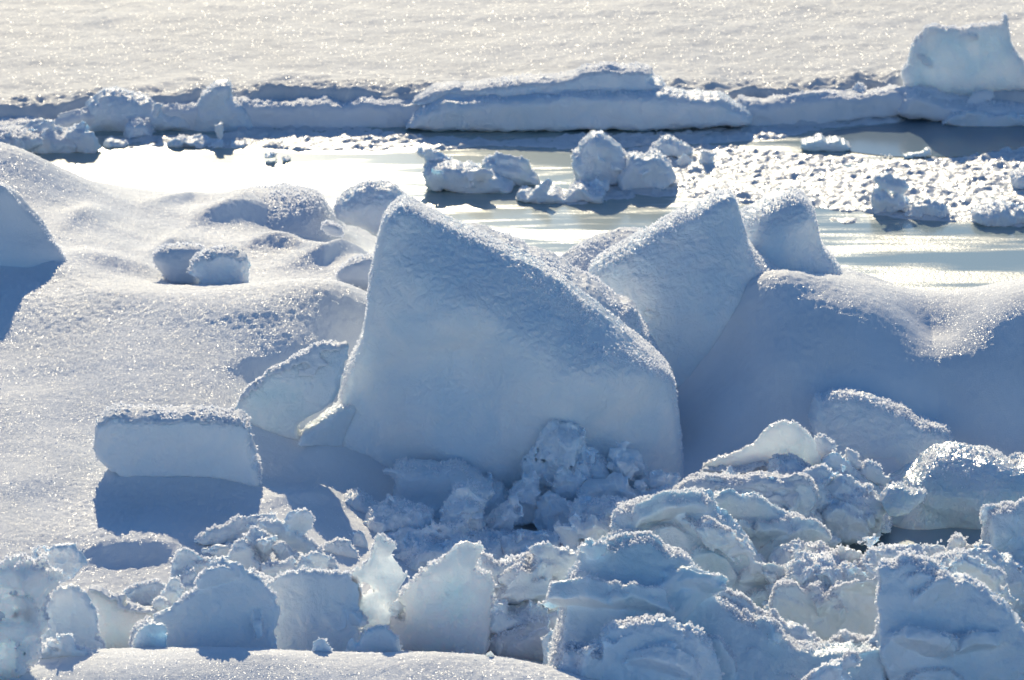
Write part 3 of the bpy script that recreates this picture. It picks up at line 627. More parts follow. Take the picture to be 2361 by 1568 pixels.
block('ice_chunk', 'spiky frosted chunk poking up at the bottom edge, left of the tall corner block', 'ice chunk',
 [(1830,1600),(1850,1568),(1890,1545),(1930,1525),(1962,1515),(1972,1525),(1955,1545),(1965,1600)], 34.0, thk=.6, sm=0, chips=1.3, csz=.9, th=(.06,.06), R=.05, lump=0.057, ls=.12, frost=4, fs=.02, h=.010)
block('ice_block', 'tall block with a straight left edge and cloudy blue face in the lower right corner', ICE,
 [(2012,1400),(2018,1310),(2030,1290),(2060,1292),(2090,1282),(2140,1292),(2170,1320),(2200,1325),(2250,1340),(2290,1360),(2320,1390),(2361,1440),(2480,1500),(2480,1680),(2060,1680),(2030,1520)],
 34.7, thk=.6, sm=0, plates=6, chips=1.3, csz=.9, th=(.14,.2), R=.06, lump=0.067, ls=.25, fine=.008, mat=M['ice'], frost=2, fs=.017, h=.012, offs=[(2040,1300,0),(2150,1300,0),(2300,1380,0),(2120,1420,.1),(2250,1480,.15)])
block('ice_block', 'jagged greenish block above the tall corner block at the right edge', ICE,
 [(2275,1215),(2280,1180),(2310,1160),(2361,1150),(2480,1160),(2480,1480),(2361,1460),(2300,1400),(2260,1330),(2230,1300),(2270,1260)], 36.9, thk=.6, sm=0, plates=6, chips=1.3, csz=.9, th=(.14,.2), R=.1, lump=0.114, ls=.2, fine=.010, mat=M['clear'], frost=2.5, fs=.017, h=.012, offs=[(2300,1180,0),(2361,1170,0),(2361,1300,.15)])
SR = 'ragged ridge of frosted chunks in front of the dark pool'
for lab, p, Y, mt in [
 ('frosted hump at the left end of the ragged ridge in front of the pool', [(1780,1290),(1800,1262),(1830,1245),(1860,1250),(1880,1290),(1870,1340),(1800,1350)], 36.75, 'ice'),
 ('small pale curled plate in front of the pool, left of its frosted neighbour', [(1860,1300),(1880,1268),(1930,1262),(1960,1272),(1950,1320),(1890,1340)], 36.6, 'glow'),
 ('upright white plate with a crumpled face, centre of the ridge in front of the pool', [(1920,1330),(1925,1280),(1950,1262),(1990,1268),(1990,1300),(1985,1345),(1940,1350)], 36.45, 'glow'),
 ('dome topped chunk just right of the crumpled upright plate', [(1985,1340),(1995,1280),(2020,1255),(2070,1252),(2110,1262),(2150,1290),(2160,1340)], 36.6, 'ice'),
 ('pointed frosty peak in the ridge in front of the pool', [(2090,1300),(2110,1262),(2150,1240),(2175,1250),(2210,1280),(2200,1330),(2100,1330)], 36.9, 'ice'),
 ('long frosty crest reaching from the pointed peak to the right edge block', [(2180,1300),(2200,1260),(2250,1252),(2300,1240),(2320,1270),(2300,1330),(2200,1330)], 36.85, 'ice'),
 ('bulging frosted lump directly above the tall corner block', [(2150,1320),(2180,1290),(2220,1285),(2250,1300),(2300,1330),(2320,1370),(2250,1400),(2160,1370)], 35.7, 'ice')]:
    block('ice_chunk', lab, 'ice chunk', p, Y, thk=.6, sm=0, chips=1.3, csz=.9, th=(.1,.12), R=.08, lump=0.085, ls=.13, fine=.012, mat=M[mt], frost=2.2, fs=.017, h=.0115, group=SR)
block('snow_shelf', 'sunlit frosty shelf with a deep blue hollow below it, right of the teal slabs', 'snow shelf',
 [(1780,1400),(1790,1350),(1840,1335),(1880,1345),(1940,1340),(2010,1350),(2040,1370),(2040,1480),(1960,1500),(1800,1470)], 35.9, thk=.6, sm=0, plates=4, chips=1.3, csz=.9, th=(.12,.15), R=.1, lump=0.076, ls=.2, fine=.01, frost=3, fs=.017, h=.0115, cover=.45, offs=[(1800,1360,0),(2000,1360,0),(1900,1400,.0),(1900,1460,.05)])
block('ice_chunk', 'frosted ledge along the slope between the teal slab and the deep blue hollow', 'ice chunk',
 [(1600,1215),(1640,1200),(1680,1225),(1730,1270),(1790,1320),(1800,1360),(1740,1330),(1690,1290),(1640,1260)], 36.35, thk=.6, sm=0, chips=1.3, csz=.9, th=(.08,.08), R=.06, lump=0.095, ls=.12, frost=3, fs=.017, h=.011)
block('snow_ridge', 'glittering frost bank slanting down to the tall corner block', 'snow ridge',
 [(1640,1400),(1680,1375),(1720,1400),(1790,1420),(1850,1450),(1890,1480),(1960,1465),(2030,1485),(2040,1530),(1880,1530),(1760,1490),(1680,1440)], 34.85, thk=.6, sm=0, chips=1.3, csz=.9, th=(.1,.2), R=.09, lump=0.095, ls=.12, frost=3.5, fs=.024, h=.0115)
# ---- foreground, middle and left
block('ice_slab', 'rounded white slab with a hooked tip, right of the sparkling pointed slab', SLAB,
 [(885,1460),(900,1410),(930,1355),(970,1320),(1020,1285),(1055,1258),(1085,1252),(1100,1265),(1095,1310),(1130,1325),(1140,1350),(1130,1480),(1100,1560),(880,1560)],
 34.95, thk=.6, sm=0, chips=1.3, csz=.9, th=(.08,.10), R=.06, lump=0.048, ls=.2, fine=.007, mat=M['glow'], frost=1.3, fs=.018, h=.011, offs=[(930,1370,0),(1080,1270,0),(1130,1340,0),(1020,1400,.08),(1020,1480,.12)])
block('ice_slab', 'sparkling translucent pointed slab standing upright left of the hooked slab', SLAB,
 [(815,1330),(850,1300),(862,1262),(878,1242),(900,1250),(915,1290),(938,1325),(925,1355),(900,1390),(895,1440),(850,1450),(822,1440),(812,1390)],
 34.75, thk=.6, sm=0, chips=0.0, csz=.9, th=(.04,.04), R=.035, lump=0.038, ls=.08, fine=.010, mat=M['glow'], frost=2.0, fs=.016, h=.009)
block('ice_block', 'wide shaded block with a crusty top, right behind the hooked slab', ICE,
 [(1090,1330),(1110,1285),(1130,1280),(1145,1300),(1200,1290),(1230,1270),(1280,1262),(1330,1258),(1350,1280),(1340,1350),(1320,1420),(1250,1480),(1100,1500)],
 35.5, thk=.6, sm=0, plates=5, chips=1.3, csz=.9, th=(.12,.15), R=.09, lump=0.076, ls=.2, fine=.010, frost=1.8, fs=.02, h=.0115)
block('ice_slab', 'pitted triangular slab with a steep left side, lower left', SLAB,
 [(300,1475),(310,1445),(350,1420),(395,1395),(440,1370),(475,1330),(490,1300),(510,1290),(550,1310),(600,1340),(640,1375),(652,1395),(640,1430),(640,1540),(300,1560)],
 34.45, thk=.6, sm=0, chips=1.3, csz=.9, th=(.08,.10), R=.05, lump=0.027, ls=.25, fine=.009, frost=1.6, fs=.017, h=.0105, mat=M['ice'], shear=.25)
block('ice_slab', 'smooth flat slab behind and right of the pitted triangular one', SLAB,
 [(600,1345),(640,1325),(700,1322),(760,1325),(815,1335),(830,1370),(828,1440),(850,1560),(620,1560)],
 34.75, thk=.6, sm=0, chips=1.3, csz=.9, th=(.07,.1), R=.05, lump=0.023, ls=.3, fine=.005, frost=1.0, fs=.016, h=.011, shear=.2)
block('ice_chunk', 'greenish rounded corner chunk at the lower left foot of the pitted triangular slab', 'ice chunk',
 [(300,1480),(310,1455),(345,1432),(385,1430),(395,1470),(390,1550),(310,1550)], 34.2, thk=.6, sm=0, chips=0.0, csz=.9, th=(.06,.06), R=.05, lump=0.038, mat=M['clear'], frost=1, h=.010)
block('ice_slab', 'glassy wedge left of the pitted triangular slab', SLAB,
 [(205,1345),(240,1365),(290,1390),(362,1412),(350,1440),(310,1470),(310,1550),(190,1550),(190,1400)], 34.75, thk=.6, sm=0, chips=1.3, csz=.9, th=(.06,.2), R=.05, lump=0.028, mat=M['glow'], frost=.6, h=.011, cover=.5, offs=[(220,1360,0),(340,1415,0),(240,1450,.06)])
block('ice_block', 'big frosted glassy block filling the lower left corner', ICE,
 [(-120,1290),(-40,1300),(0,1310),(40,1295),(80,1300),(130,1315),(138,1335),(110,1360),(115,1400),(95,1450),(85,1490),(60,1540),(40,1620),(-120,1640)],
 33.6, thk=.6, sm=0, plates=4, chips=1.3, csz=.9, th=(.12,.15), R=.08, lump=0.076, ls=.2, fine=.012, mat=M['glow'], frost=1.8, fs=.02, h=.011)
block('ice_chunk', 'small rounded frosty chunk perched above the big corner block, lower left', 'ice chunk',
 [(75,1290),(95,1262),(130,1252),(170,1260),(188,1290),(182,1330),(160,1350),(130,1345),(100,1320)], 34.1, thk=.6, sm=0, chips=1.3, csz=.9, th=(.07,.07), R=.06, lump=0.048, ls=.12, frost=1.6, h=.010)
block('ice_block', 'shaded block with a bright right rim tucked behind the big lower left corner block', ICE,
 [(90,1480),(110,1400),(135,1350),(170,1345),(200,1370),(225,1400),(238,1440),(240,1520),(90,1560)], 34.35, thk=.6, sm=0, chips=1.3, csz=.9, th=(.1,.1), R=.08, lump=0.057, ls=.2, frost=1.6, h=.011)
block('ice_chunk', 'knobbly low chunk between the left corner block and the front snow strip', 'ice chunk',
 [(80,1500),(110,1470),(150,1472),(180,1490),(220,1505),(260,1530),(250,1580),(70,1580)], 33.9, thk=.6, sm=0, chips=1.3, csz=.9, th=(.09,.09), R=.07, lump=0.076, ls=.12, frost=1.5, h=.0105)
LR = 'thin broken layers heaped on the snow between the square shadow and the front slabs'
for lab, p, Y in [
 ('highest frosty layer of the broken heap below the square shadow', [(440,1245),(500,1215),(550,1192),(585,1180),(605,1190),(640,1200),(650,1230),(600,1260),(540,1240),(470,1262)], 36.5),
 ('second frosty layer of the broken heap, under the highest', [(470,1272),(530,1248),(575,1238),(590,1260),(560,1290),(500,1290)], 36.3),
 ('wedge shaped plate of the heap with a pale shaded face', [(500,1290),(540,1262),(580,1258),(600,1290),(610,1330),(540,1330)], 36.05),
 ('thin plate of the heap sloping down to the right edge', [(600,1200),(640,1205),(680,1225),(730,1255),(770,1290),(790,1325),(740,1310),(690,1275),(640,1250)], 36.35),
 ('second thin plate sloping down to the right, in front of the first', [(610,1240),(650,1245),(700,1280),(740,1320),(760,1350),(700,1345),(640,1290)], 36.1),
 ('dark hooked clod in the middle of the broken heap', [(570,1235),(585,1222),(610,1235),(625,1270),(610,1310),(575,1300),(585,1270)], 36.15),
 ('low crescent shaped plate at the front of the broken heap', [(590,1320),(640,1295),(690,1290),(720,1300),(740,1345),(680,1370),(610,1360)], 35.8),
 ('frosty hump left of the pitted triangular slab tip', [(415,1330),(440,1295),(480,1285),(510,1290),(500,1330),(470,1370),(420,1370)], 35.5),
 ('flat crust patch between the glassy wedge and the frosty hump', [(290,1370),(320,1345),(370,1335),(420,1345),(410,1385),(330,1400)], 35.3),
 ('small pointed crumb left of the frosty hump', [(370,1385),(385,1355),(400,1350),(425,1380),(415,1400),(375,1402)], 35.0),
 ('tiny rounded crumb at the foot of the pointed crumb', [(345,1400),(355,1380),(375,1378),(390,1400),(380,1425),(350,1425)], 34.85),
 ('ragged spike standing left of the broad sunlit edged rubble lump', [(810,1260),(820,1230),(835,1225),(850,1260),(845,1300),(815,1300)], 37.0),
 ('sunken shaded clod right of the thin sloping plates', [(740,1250),(780,1235),(820,1250),(830,1290),(800,1320),(750,1300)], 36.7)]:
    block('ice_fragment', lab, 'ice fragment', p, Y, thk=.6, sm=0, chips=1.3, csz=.9, th=(.07,.09), R=.06, lump=0.057, ls=.12, fine=.01, frost=1.8, fs=.016, h=.0105, group=LR)
block('ice_lump', 'clear little ice knob on the rim of the front snow strip', 'ice lump',
 [(1118,1530),(1122,1508),(1132,1500),(1142,1510),(1150,1535)], 33.75, thk=.6, sm=0, chips=0.0, csz=.9, th=(.03,.03), R=.03, lump=0.019, mat=M['glow'], h=.006, frost=.4)
block('ice_fragment', 'frosty crumb behind the front snow strip below the smooth flat slab', 'ice fragment',
 [(720,1500),(726,1478),(740,1474),(760,1495),(765,1515),(725,1515)], 33.9, thk=.6, sm=0, chips=1.3, csz=.9, th=(.04,.04), R=.03, lump=0.038, h=.008, frost=2)
block('ice_slab', 'dark smooth wedge between the flat slab and the hooked slab', SLAB,
 [(775,1520),(800,1480),(850,1455),(890,1445),(920,1470),(930,1560),(780,1560)], 34.3, thk=.6, sm=0, chips=1.3, csz=.9, th=(.07,.08), R=.06, lump=0.028, mat=M['clear'], frost=.8, h=.011)

# heaps of broken crumbs nobody could count
for pl, yy, tt in [
  ([(830,1310),(860,1240),(950,1215),(1100,1225),(1140,1240),(1300,1235),(1420,1200),(1560,1150),(1620,1160),(1600,1340),(830,1360)], 37.3, (.35,.4)),
  ([(1560,1190),(1640,1130),(1760,1120),(1860,1100),(1960,1110),(2020,1150),(1990,1190),(1900,1200),(1700,1230)], 38.05, (.2,.3)),
  ([(1740,1400),(1800,1300),(1880,1280),(2000,1290),(2200,1280),(2361,1280),(2400,1420),(1740,1460)], 36.3, (.2,.3)),
  ([(60,1480),(150,1440),(300,1400),(420,1375),(560,1370),(760,1340),(860,1380),(1080,1400),(1280,1390),(1300,1520),(60,1560)], 35.15, (.2,.3))]:
    o = block('ice_rubble', 'crumbled ice rubble filling the gaps between the broken slabs', 'ice rubble', pl, yy, th=tt, R=.3, lump=.12, ls=.14, fine=.02, h=.0125*Q_, fs=.018, frost=.8, jag=.1, chips=5, csz=1.0)
    del o['category']; o['kind'] = 'stuff'
# ------------------------------------------------------------------ the lead: dark water, refrozen skin
def water_material():
    m, nt, out = newmat('refrozen_water'); L = nt.links.new
    geo = nd(nt, 'ShaderNodeNewGeometry')
    mp = nd(nt, 'ShaderNodeMapping'); mp.inputs['Scale'].default_value = (.28, 1.6, 1); mp.inputs['Rotation'].default_value = (0, 0, .05); L(geo.outputs['Position'], mp.inputs['Vector'])
    n = nd(nt, 'ShaderNodeTexNoise'); n.inputs['Scale'].default_value = 1.0; n.inputs['Detail'].default_value = 5; n.inputs['Roughness'].default_value = .6; L(mp.outputs[0], n.inputs['Vector'])
    band = nd(nt, 'ShaderNodeMapRange'); band.inputs['From Min'].default_value = .47; band.inputs['From Max'].default_value = .58; L(n.outputs['Fac'], band.inputs['Value'])
    rr = nd(nt, 'ShaderNodeMapRange'); rr.inputs['To Min'].default_value = .14; rr.inputs['To Max'].default_value = .33; L(band.outputs[0], rr.inputs['Value'])
    f1 = nd(nt, 'ShaderNodeTexNoise'); f1.inputs['Scale'].default_value = 26; f1.inputs['Detail'].default_value = 4; f1.inputs['Roughness'].default_value = .7; L(geo.outputs['Position'], f1.inputs['Vector'])
    bs = nd(nt, 'ShaderNodeMapRange'); bs.inputs['To Min'].default_value = .025; bs.inputs['To Max'].default_value = .3; L(band.outputs[0], bs.inputs['Value'])
    bp = nd(nt, 'ShaderNodeBump'); bp.inputs['Distance'].default_value = .02; L(bs.outputs[0], bp.inputs['Strength']); L(f1.outputs['Fac'], bp.inputs['Height'])
    cm = nd(nt, 'ShaderNodeMix', data_type='RGBA'); cm.inputs['A'].default_value = (.33, .42, .41, 1); cm.inputs['B'].default_value = (.45, .50, .48, 1); L(band.outputs[0], cm.inputs['Factor'])
    pr = nd(nt, 'ShaderNodeBsdfPrincipled'); pr.inputs['Specular IOR Level'].default_value = .33
    L(cm.outputs['Result'], pr.inputs['Base Color']); L(rr.outputs[0], pr.inputs['Roughness']); L(bp.outputs[0], pr.inputs['Normal'])
    L(pr.outputs[0], out.inputs['Surface']); return m
M['water'] = water_material()
def poolmat():
    m, nt, out = newmat('open_water'); L = nt.links.new
    geo = nd(nt, 'ShaderNodeNewGeometry')
    f1 = nd(nt, 'ShaderNodeTexNoise'); f1.inputs['Scale'].default_value = 9; L(geo.outputs['Position'], f1.inputs['Vector'])
    bp = nd(nt, 'ShaderNodeBump'); bp.inputs['Distance'].default_value = .004; bp.inputs['Strength'].default_value = .15; L(f1.outputs['Fac'], bp.inputs['Height'])
    pr = nd(nt, 'ShaderNodeBsdfPrincipled'); pr.inputs['Base Color'].default_value = (.16, .24, .29, 1); pr.inputs['Roughness'].default_value = .15; L(bp.outputs[0], pr.inputs['Normal'])
    L(pr.outputs[0], out.inputs['Surface']); return m
M['pool'] = poolmat()
M['skin'] = poolmat(); M['skin'].name = 'thin_ice_skin'
for n_ in M['skin'].node_tree.nodes:
    if n_.type == 'BSDF_PRINCIPLED': n_.inputs['Base Color'].default_value = (.30, .40, .46, 1); n_.inputs['Roughness'].default_value = .3
V = np.array([(-600, 10, 0), (600, 10, 0), (600, 900, 0), (-600, 900, 0)], float)
link('water', mesh_np('water', V, np.array([[0, 1, 2, 3]])), M['water'], kind='structure')
# open pools as thin sheets just over the refrozen skin
def sheet(name, poly, z, mat):
    P = smooth_poly([at_z(a, b, z)[:2] for a, b in poly], 2)
    me = bpy.data.meshes.new(name); me.from_pydata([(p[0], p[1], z) for p in P], [], [list(range(len(P)))]); me.update()
    return link(name, me, mat, kind='structure')
sheet('open_water', [(1870,318),(1920,300),(2000,290),(2080,284),(2100,262),(2250,262),(2500,262),(2500,345),(2361,352),(2200,362),(2060,362),(1960,350),(1900,335)], .005, M['pool'])
sheet('melt_pool', [(1860,1210),(2600,1150),(2600,1262),(1860,1275)], .006, M['skin'])

# ------------------------------------------------------------------ far floe with its broken edge
shore = [(-400,300),(0,299),(120,300),(200,302),(420,303),(600,292),(850,290),(1000,296),(1400,298),(1600,291),(1740,277),(1850,277),(2000,262),(2160,262),(2361,280),(2800,285)]
SH = np.array([at_z(a, b, 0)[:2] for a, b in shore])
ledge = np.array([.14,.16,.17,.22,.26,.26,.26,.27,.28,.27,.24,.24,.24,.26,.28,.28])
fx = graded(-6.2, 6.2, .022*Q_, -500, 500); fy = np.array(list(np.arange(47.5, 51.5, .022*Q_))+list(np.arange(51.5, 60, .035*Q_)))
ext = []; s = .05; y = fy[-1]
while y < 900: s *= 1.3; y += s; ext.append(y)
fy = np.array(list(fy)+ext)
X, Y = np.meshgrid(fx, fy, indexing='ij'); X = X.astype(np.float32); Y = Y.astype(np.float32)
O = np.zeros_like(X)
ys_ = np.interp(X, SH[:, 0], SH[:, 1]) + fbm(X, O, O, .5, 3, seed=21)*.3 + .15
lz = np.interp(X, SH[:, 0], ledge)
d = Y-ys_
lz = lz*(1+.5*fbm(X, Y, O, .45, 3, seed=31)*sstep(1.2, .1, d))
fine = (np.abs(X) < 9) & (Y < 70)
Zf = np.where(d > 0, lz*np.clip(d/.10, 0, 1)**.5 + .03*sstep(.1, .8, d)*fbm(X, Y, O, .5, 3, seed=22), -.3)
Zf += np.where((d > 0) & fine, sstep(.0, .3, d)*(fbm(X, Y, O, 2.4, 3, sx=.4, seed=23)*.05 + fbm(X, Y, O, .07, 2, seed=24)*.008), 0)
Zf += sstep(0, .15, d)*sstep(.8, .2, d)*.05*fbm(X, Y, O, .16, 3, billow=True, seed=25)
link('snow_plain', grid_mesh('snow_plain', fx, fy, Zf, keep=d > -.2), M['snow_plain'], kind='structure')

def fblock(name, label, cat, poly, Y, **k):
    a = dict(chips=.6, csz=1.0, th=(.15, .2), R=.14, lump=.04, ls=.2, fine=.01, h=.016, fs=.016, frost=.35); a.update(k)
    return block(name, label, cat, poly, Y, **a)
fblock('snow_mound', 'ragged snow mound on the far floe edge, left of the rounded pinnacle', 'snow mound', [(150,295),(200,255),(205,230),(235,212),(270,205),(310,215),(350,232),(400,248),(440,262),(470,310),(150,312)], Yat(300, 0)+.15, th=(.25,.35), R=.3)
fblock('ice_pinnacle', 'rounded snow pinnacle rising from the far floe edge', 'ice pinnacle', [(440,290),(455,240),(478,205),(495,186),(522,187),(535,200),(535,232),(565,240),(575,260),(600,310),(430,312)], Yat(300, 0)+.1, th=(.16,.2), R=.15)
fblock('ice_lump', 'thin snow tongue between the far mound and the pinnacle', 'ice lump', [(400,232),(430,234),(455,250),(450,268),(415,250)], Yat(300, 0)+.5, th=(.08,.1), R=.06)
fblock('ice_slab', 'long low slab with a dark frosty upper layer on the far floe edge', SLAB,
  [(940,235),(985,212),(1000,203),(1100,196),(1200,186),(1300,180),(1345,165),(1380,158),(1440,160),(1505,164),(1510,172),(1490,180),(1530,190),(1535,205),(1480,212),(1300,222),(1100,228),(980,236)], Yat(296, 0)+.14, chips=0, th=(.12,.3), R=.06, lump=.03, cover=.5, shear=.3, jag=.04)
fblock('ice_block', 'long smooth low block with a rounded right nose on the far edge', ICE,
  [(930,300),(960,250),(1000,228),(1100,222),(1300,212),(1450,205),(1530,208),(1600,212),(1650,216),(1700,236),(1730,262),(1735,280),(1700,290),(1400,300)], Yat(296, 0)+.0, chips=0, th=(.2,.3), R=.16, style='smooth', lump=.06, ls=.35, mat=M['ice'], fine=.01, frost=.3)
fblock('snow_mound', 'low snowy hump on the far edge just right of the long block nose', 'snow mound', [(1640,270),(1680,212),(1710,208),(1760,215),(1830,212),(1840,250),(1835,285),(1650,290)], Yat(275, 0)+.5, R=.15)
fblock('snow_mound', 'rounded snow blocks on the far edge between the hump and the upright translucent block', 'snow mound', [(1830,285),(1850,215),(1900,208),(1960,212),(1985,195),(2000,205),(2010,270),(1960,280)], Yat(270, 0)+.2, R=.15)
fblock('ice_chunk', 'dark snow finger and bar left of the upright translucent block', 'ice chunk', [(1983,215),(1985,178),(2005,175),(2080,170),(2095,190),(2060,205),(2010,215)], Yat(262, 0)+.7, th=(.1,.15), R=.07)
fblock('ice_chunk', 'small pale boulder at the foot of the upright translucent block', 'ice chunk', [(1992,250),(2005,228),(2040,220),(2065,232),(2070,255),(2000,262)], Yat(262, 0)-.05, th=(.08,.1), R=.08, lump=.03)
fblock('ice_block', 'large upright translucent ice block with a spike on top, far right', ICE,
  [(2070,260),(2090,200),(2078,170),(2095,140),(2115,90),(2140,60),(2200,62),(2290,55),(2315,48),(2310,35),(2322,30),(2330,60),(2335,100),(2361,150),(2390,250),(2380,275),(2080,275)], Yat(270, 0)+.2, th=(.08,.1), R=.06, lump=.03, ls=.35, fine=.02, mat=M['haar'], frost=1.5, h=.014, chips=1.0, csz=.8)
fblock('snow_drift', 'sloping drift burying the foot of the upright translucent block', 'snow drift', [(2060,262),(2085,215),(2120,205),(2160,225),(2250,238),(2361,232),(2480,230),(2480,285),(2300,285),(2150,270)], Yat(270, 0)-.05, th=(.2,.2), R=.12, mat=M['snow'])
fblock('ice_fragment', 'splintered shards at the pool edge under the upright translucent block', 'ice fragment', [(2160,290),(2180,265),(2220,255),(2260,248),(2300,262),(2361,255),(2400,290),(2361,300),(2250,298)], Yat(288, 0), th=(.1,.1), R=.07, lump=.07)
for pl, yy, la, sdx in [
  ([(-250,285),(0,272),(60,268),(110,280),(150,266),(200,246),(300,250),(380,240),(420,245),(450,232),(560,230),(620,244),(700,236),(800,240),(900,238),(960,236),(1040,240),(1050,312),(500,312),(-250,318)], Yat(300, 0)+.12, .06, 1),
  ([(1690,240),(1700,214),(1760,222),(1850,214),(1950,212),(2000,216),(2080,206),(2200,228),(2361,232),(2600,236),(2600,285),(2361,290),(2160,272),(2000,270),(1850,286),(1740,292),(1690,292)], Yat(280, 0)+.15, .2, 2)]:
    o = block('floe_edge', '', '', pl, yy, th=(.12,.3), R=.12, lump=.06, ls=.25, fine=.01, h=.016, fs=.016, frost=.25, lat=la, mat=M['snow'])
    del o['label'], o['category']; o['kind'] = 'structure'
# pieces in the lead
FL = 'pieces of ice lying in the bright lead'
for n_, lab, p, base, kk in [
 ('ice_floe', 'flat dark edged floe at the left edge of the bright water', [(-60,325),(0,312),(80,308),(150,312),(190,325),(185,352),(100,358),(0,350),(-60,345)], 352, dict(th=(.12,.5), R=.12, cover=.5)),
 ('ice_chunk', 'leaning frosty chunk at the right end of the dark edged floe, far left', [(140,330),(150,290),(172,279),(192,285),(212,318),(212,350),(150,355)], 350, dict(th=(.12,.12), R=.1)),
 ('ice_chunk', 'frosty low chunk on the back of the dark edged floe, far left', [(52,315),(70,290),(90,283),(120,290),(140,300),(140,320),(60,322)], 335, dict(th=(.12,.12), R=.1)),
 ('ice_chunk', 'spiky frosted lump near the far edge below the snow mound', [(280,312),(290,290),(305,280),(335,280),(355,300),(360,318),(290,322)], 318, dict(frost=2)),
 ('ice_floe', 'thin grey strip of slush right of the spiky frosted lump', [(385,335),(400,320),(440,316),(500,325),(560,335),(555,344),(420,342)], 343, dict(th=(.1,.25))),
 ('ice_fragment', 'little slush island left of the thin grey strip', [(230,335),(250,325),(290,322),(312,332),(305,342),(245,342)], 341, dict(th=(.1,.2))),
 ('ice_fragment', 'dark toothed crumb alone in the white glare', [(600,362),(625,352),(650,350),(672,362),(682,375),(660,380),(630,368)], 375, dict(th=(.06,.1), R=.05, h=.01)),
 ('ice_floe', 'boat shaped floe with a dark wet underside in the middle of the lead', [(968,400),(985,382),(1010,374),(1060,380),(1100,385),(1150,405),(1185,425),(1180,442),(1100,446),(1000,432),(975,418)], 444, dict(th=(.2,.25), R=.12, lump=.03)),
 ('ice_fin', 'small slanting fin on the back of the boat shaped floe', [(968,350),(985,345),(1010,355),(1045,372),(1040,385),(990,390),(980,370)], 425, dict(th=(.05,.06), R=.04, h=.011)),
 ('ice_lump', 'frosty hump right behind the boat shaped floe', [(1110,385),(1130,368),(1170,360),(1210,378),(1240,400),(1248,425),(1180,432),(1120,405)], 428, dict(th=(.15,.2), R=.14)),
 ('ice_floe', 'low raft of slush in front of the lumpy tower', [(1195,462),(1200,445),(1250,438),(1300,440),(1350,432),(1390,445),(1392,462),(1300,470)], 468, dict(th=(.1,.3), R=.07, lump=.05)),
 ('ice_block', 'lumpy frosted tower standing in the slush right of the lead', [(1322,410),(1330,350),(1345,315),(1365,302),(1400,308),(1425,330),(1440,360),(1450,390),(1440,430),(1330,430)], 432, dict(th=(.2,.2), R=.16, lump=.06)),
 ('ice_block', 'wide shaded lump joined to the right side of the lumpy tower', [(1420,400),(1440,365),(1480,350),(1520,352),(1550,375),(1560,410),(1530,440),(1430,440)], 440, dict(th=(.2,.2), R=.16, lump=.05)),
 ('ice_lump', 'blue shaded mound in the slush behind the wide lump', [(1490,350),(1510,325),(1540,315),(1570,325),(1600,350),(1560,370),(1500,365)], 368, dict(th=(.15,.15), R=.14)),
 ('ice_fragment', 'little round clod at the near foot of the lumpy tower', [(1350,440),(1360,420),(1375,414),(1395,425),(1400,450),(1360,452)], 452, dict(th=(.08,.08), R=.07, h=.012)),
 ('ice_fragment', 'small pyramid in the slush right of the wide lump', [(1555,375),(1570,358),(1580,352),(1600,370),(1595,382),(1560,384)], 384, dict(th=(.06,.06), R=.05, h=.012)),
 ('ice_fragment', 'stubby upright clod right of the small pyramid', [(1610,375),(1615,350),(1630,342),(1645,360),(1645,380),(1615,382)], 382, dict(th=(.06,.06), R=.05, h=.012)),
 ('ice_chunk', 'blue shaded clod near the front rim of the slush field', [(2010,482),(2015,450),(2035,435),(2070,440),(2095,465),(2090,490),(2020,492)], 492, dict(th=(.12,.12), R=.1)),
 ('ice_chunk', 'rounded clod in the slush rim right of the blue shaded clod', [(2090,495),(2105,470),(2140,460),(2180,478),(2185,500),(2110,505)], 505, dict(th=(.12,.12), R=.1)),
 ('ice_chunk', 'large dark lump of the slush rim at the right edge', [(2230,512),(2250,480),(2300,465),(2361,470),(2450,470),(2450,525),(2300,522)], 520, dict(th=(.2,.2), R=.15)),
 ('ice_chunk', 'frosted block at the right edge in the middle of the slush field', [(2330,430),(2335,400),(2361,385),(2450,390),(2450,440),(2340,440)], 438, dict(th=(.15,.15), R=.12)),
 ('ice_plate', 'thin dark ice plate at the near side of the open pool', [(1840,340),(1850,330),(1890,322),(1930,328),(1960,342),(1945,350),(1860,350)], 349, dict(th=(.03,.25), R=.03, lump=.01, mat=M['clear'], chips=0, frost=.2, h=.01)),
 ('ice_plate', 'pale thin ice plate tipped up at the near side of the open pool', [(2020,366),(2030,358),(2100,352),(2143,345),(2146,358),(2100,366)], 366, dict(th=(.03,.1), R=.03, lump=.01, mat=M['clear'], chips=0, frost=.2, h=.01))]:
    fblock(n_, lab, n_.replace('_', ' '), p, Yat(base, 0)+kk.get('th', (.12, .12))[0]*.8, group=FL, **{**dict(sm=0, lump=.075, ls=.15, jag=.07, chips=1.6, csz=.9), **kk})

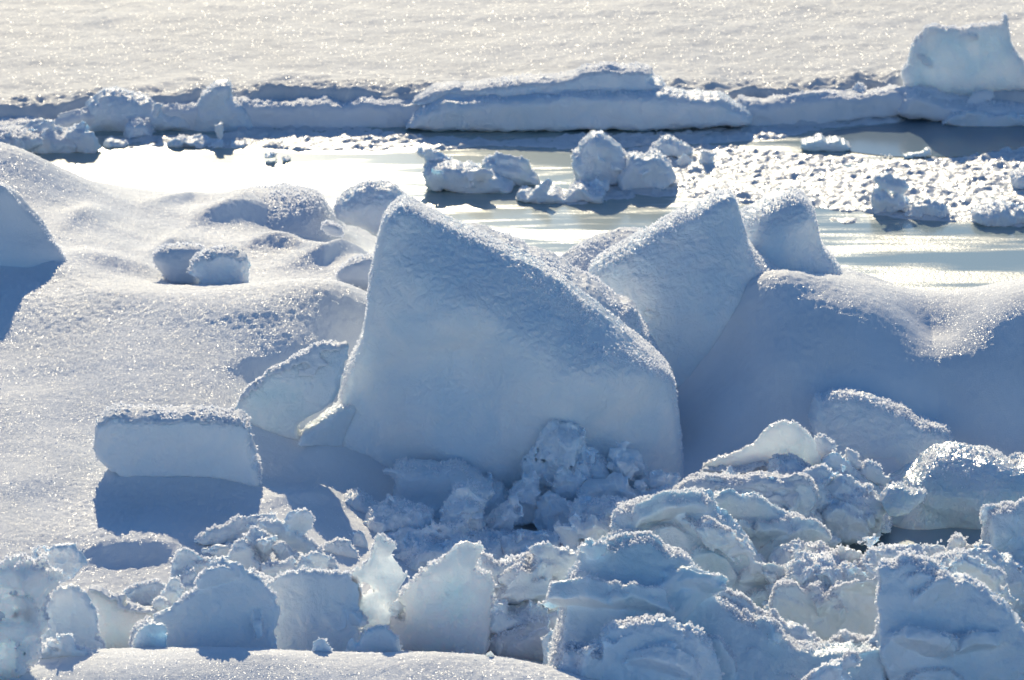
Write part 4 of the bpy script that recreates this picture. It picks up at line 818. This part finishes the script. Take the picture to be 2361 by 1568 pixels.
# slush: brash ice that nobody could count
def brash(name, poly, hmax, seed, dx=.018, cov=.25, edge=.08):
    P = smooth_poly([at_z(a, b, 0)[:2] for a, b in poly], 2); A = np.array(P)
    xs = np.arange(A[:, 0].min()-.1, A[:, 0].max()+.1, dx*Q_); ys = np.arange(A[:, 1].min()-.1, A[:, 1].max()+.1, dx*1.25*Q_)
    X, Y = np.meshgrid(xs, ys, indexing='ij'); X = X.astype(np.float32); Y = Y.astype(np.float32); O = np.zeros_like(X)
    d = -sd_poly(P, X, Y) + .18*fbm(X, Y, O, .35, 3, seed=seed)
    n = fbm(X, Y, O, .22, 3, sx=.6, seed=seed+1); b = .6*fbm(X, Y, O, .11, 4, sx=.7, billow=True, seed=seed+2)+.4*fbm(X, Y, O, .06, 3, seed=seed+5)
    g = fbm(X, Y, O, .03, 1, seed=seed+4)
    z = hmax*(.5+.6*sstep(-.2, .5, n))*(.55+1.1*b)*sstep(0, edge, d) + .012*g - .012
    z = z - (1-sstep(cov-.3, cov, n+.55))*hmax*.7
    z = np.where(d > 0, z, -.05)
    me = grid_mesh(name, xs, ys, z, keep=d > -.04)
    o = link(name, me, M['slush'], kind='stuff'); o['label'] = 'rough slush of small frozen crumbs floating on the lead'
    return o
brash('brash_ice', [(1300,470),(1330,415),(1340,372),(1480,335),(1650,335),(1800,348),(1900,362),(2100,372),(2300,350),(2500,340),(2500,530),(2300,520),(2100,508),(1960,492),(1870,478),(1700,470),(1560,455),(1420,450)], .065, 40, cov=-.05, edge=.04)
brash('brash_ice', [(480,335),(540,300),(600,292),(700,282),(800,284),(900,300),(1000,318),(1150,322),(1400,305),(1600,300),(1760,285),(1880,280),(2000,262),(2090,268),(2070,285),(1900,300),(1760,325),(1650,332),(1500,340),(1340,345),(1200,340),(960,345),(800,352),(650,345)], .07, 60, cov=.05)
brash('brash_ice', [(200,330),(260,312),(400,308),(520,322),(600,340),(540,345),(400,338),(300,345)], .05, 70, cov=.4)
brash('brash_ice', [(1190,470),(1250,445),(1390,440),(1480,445),(1450,462),(1300,474)], .06, 75, cov=.3)
brash('brash_ice', [(1890,500),(1950,500),(2000,512),(1960,520),(1900,512)], .05, 77, cov=.3)
# crystals standing on the near snow, thickest on the sunlit drift and the front strip
def ground_frost(n, x0, x1, y0, y1, size):
    x = rng.uniform(x0, x1, n); y = rng.uniform(y0, y1, n)
    k = perlin((x*1.1).astype(np.float32), (y*.8).astype(np.float32), np.zeros(n, np.float32)) > rng.uniform(-.6, .6, n); x, y = x[k], y[k]
    e = .03; z = gz(x, y); zx = (hz(x+e, y)-hz(x-e, y))/(2*e); zy = (hz(x, y+e)-hz(x, y-e))/(2*e)
    N = np.stack([-zx, -zy, np.ones_like(x)], 1); N /= np.linalg.norm(N, axis=1)[:, None]
    k = z > .03
    return flakes('frost', np.stack([x, y, z], 1)[k], N[k], size, M['frost'], field, lean=1.0)
def gz(x, y):
    i = np.clip(np.searchsorted(xs0, x)-1, 0, len(xs0)-2); j = np.clip(np.searchsorted(ys0, y)-1, 0, len(ys0)-2)
    return ZT[i, j]
ground_frost(90000, -4.3, 4.3, 33, 46.5, .006)
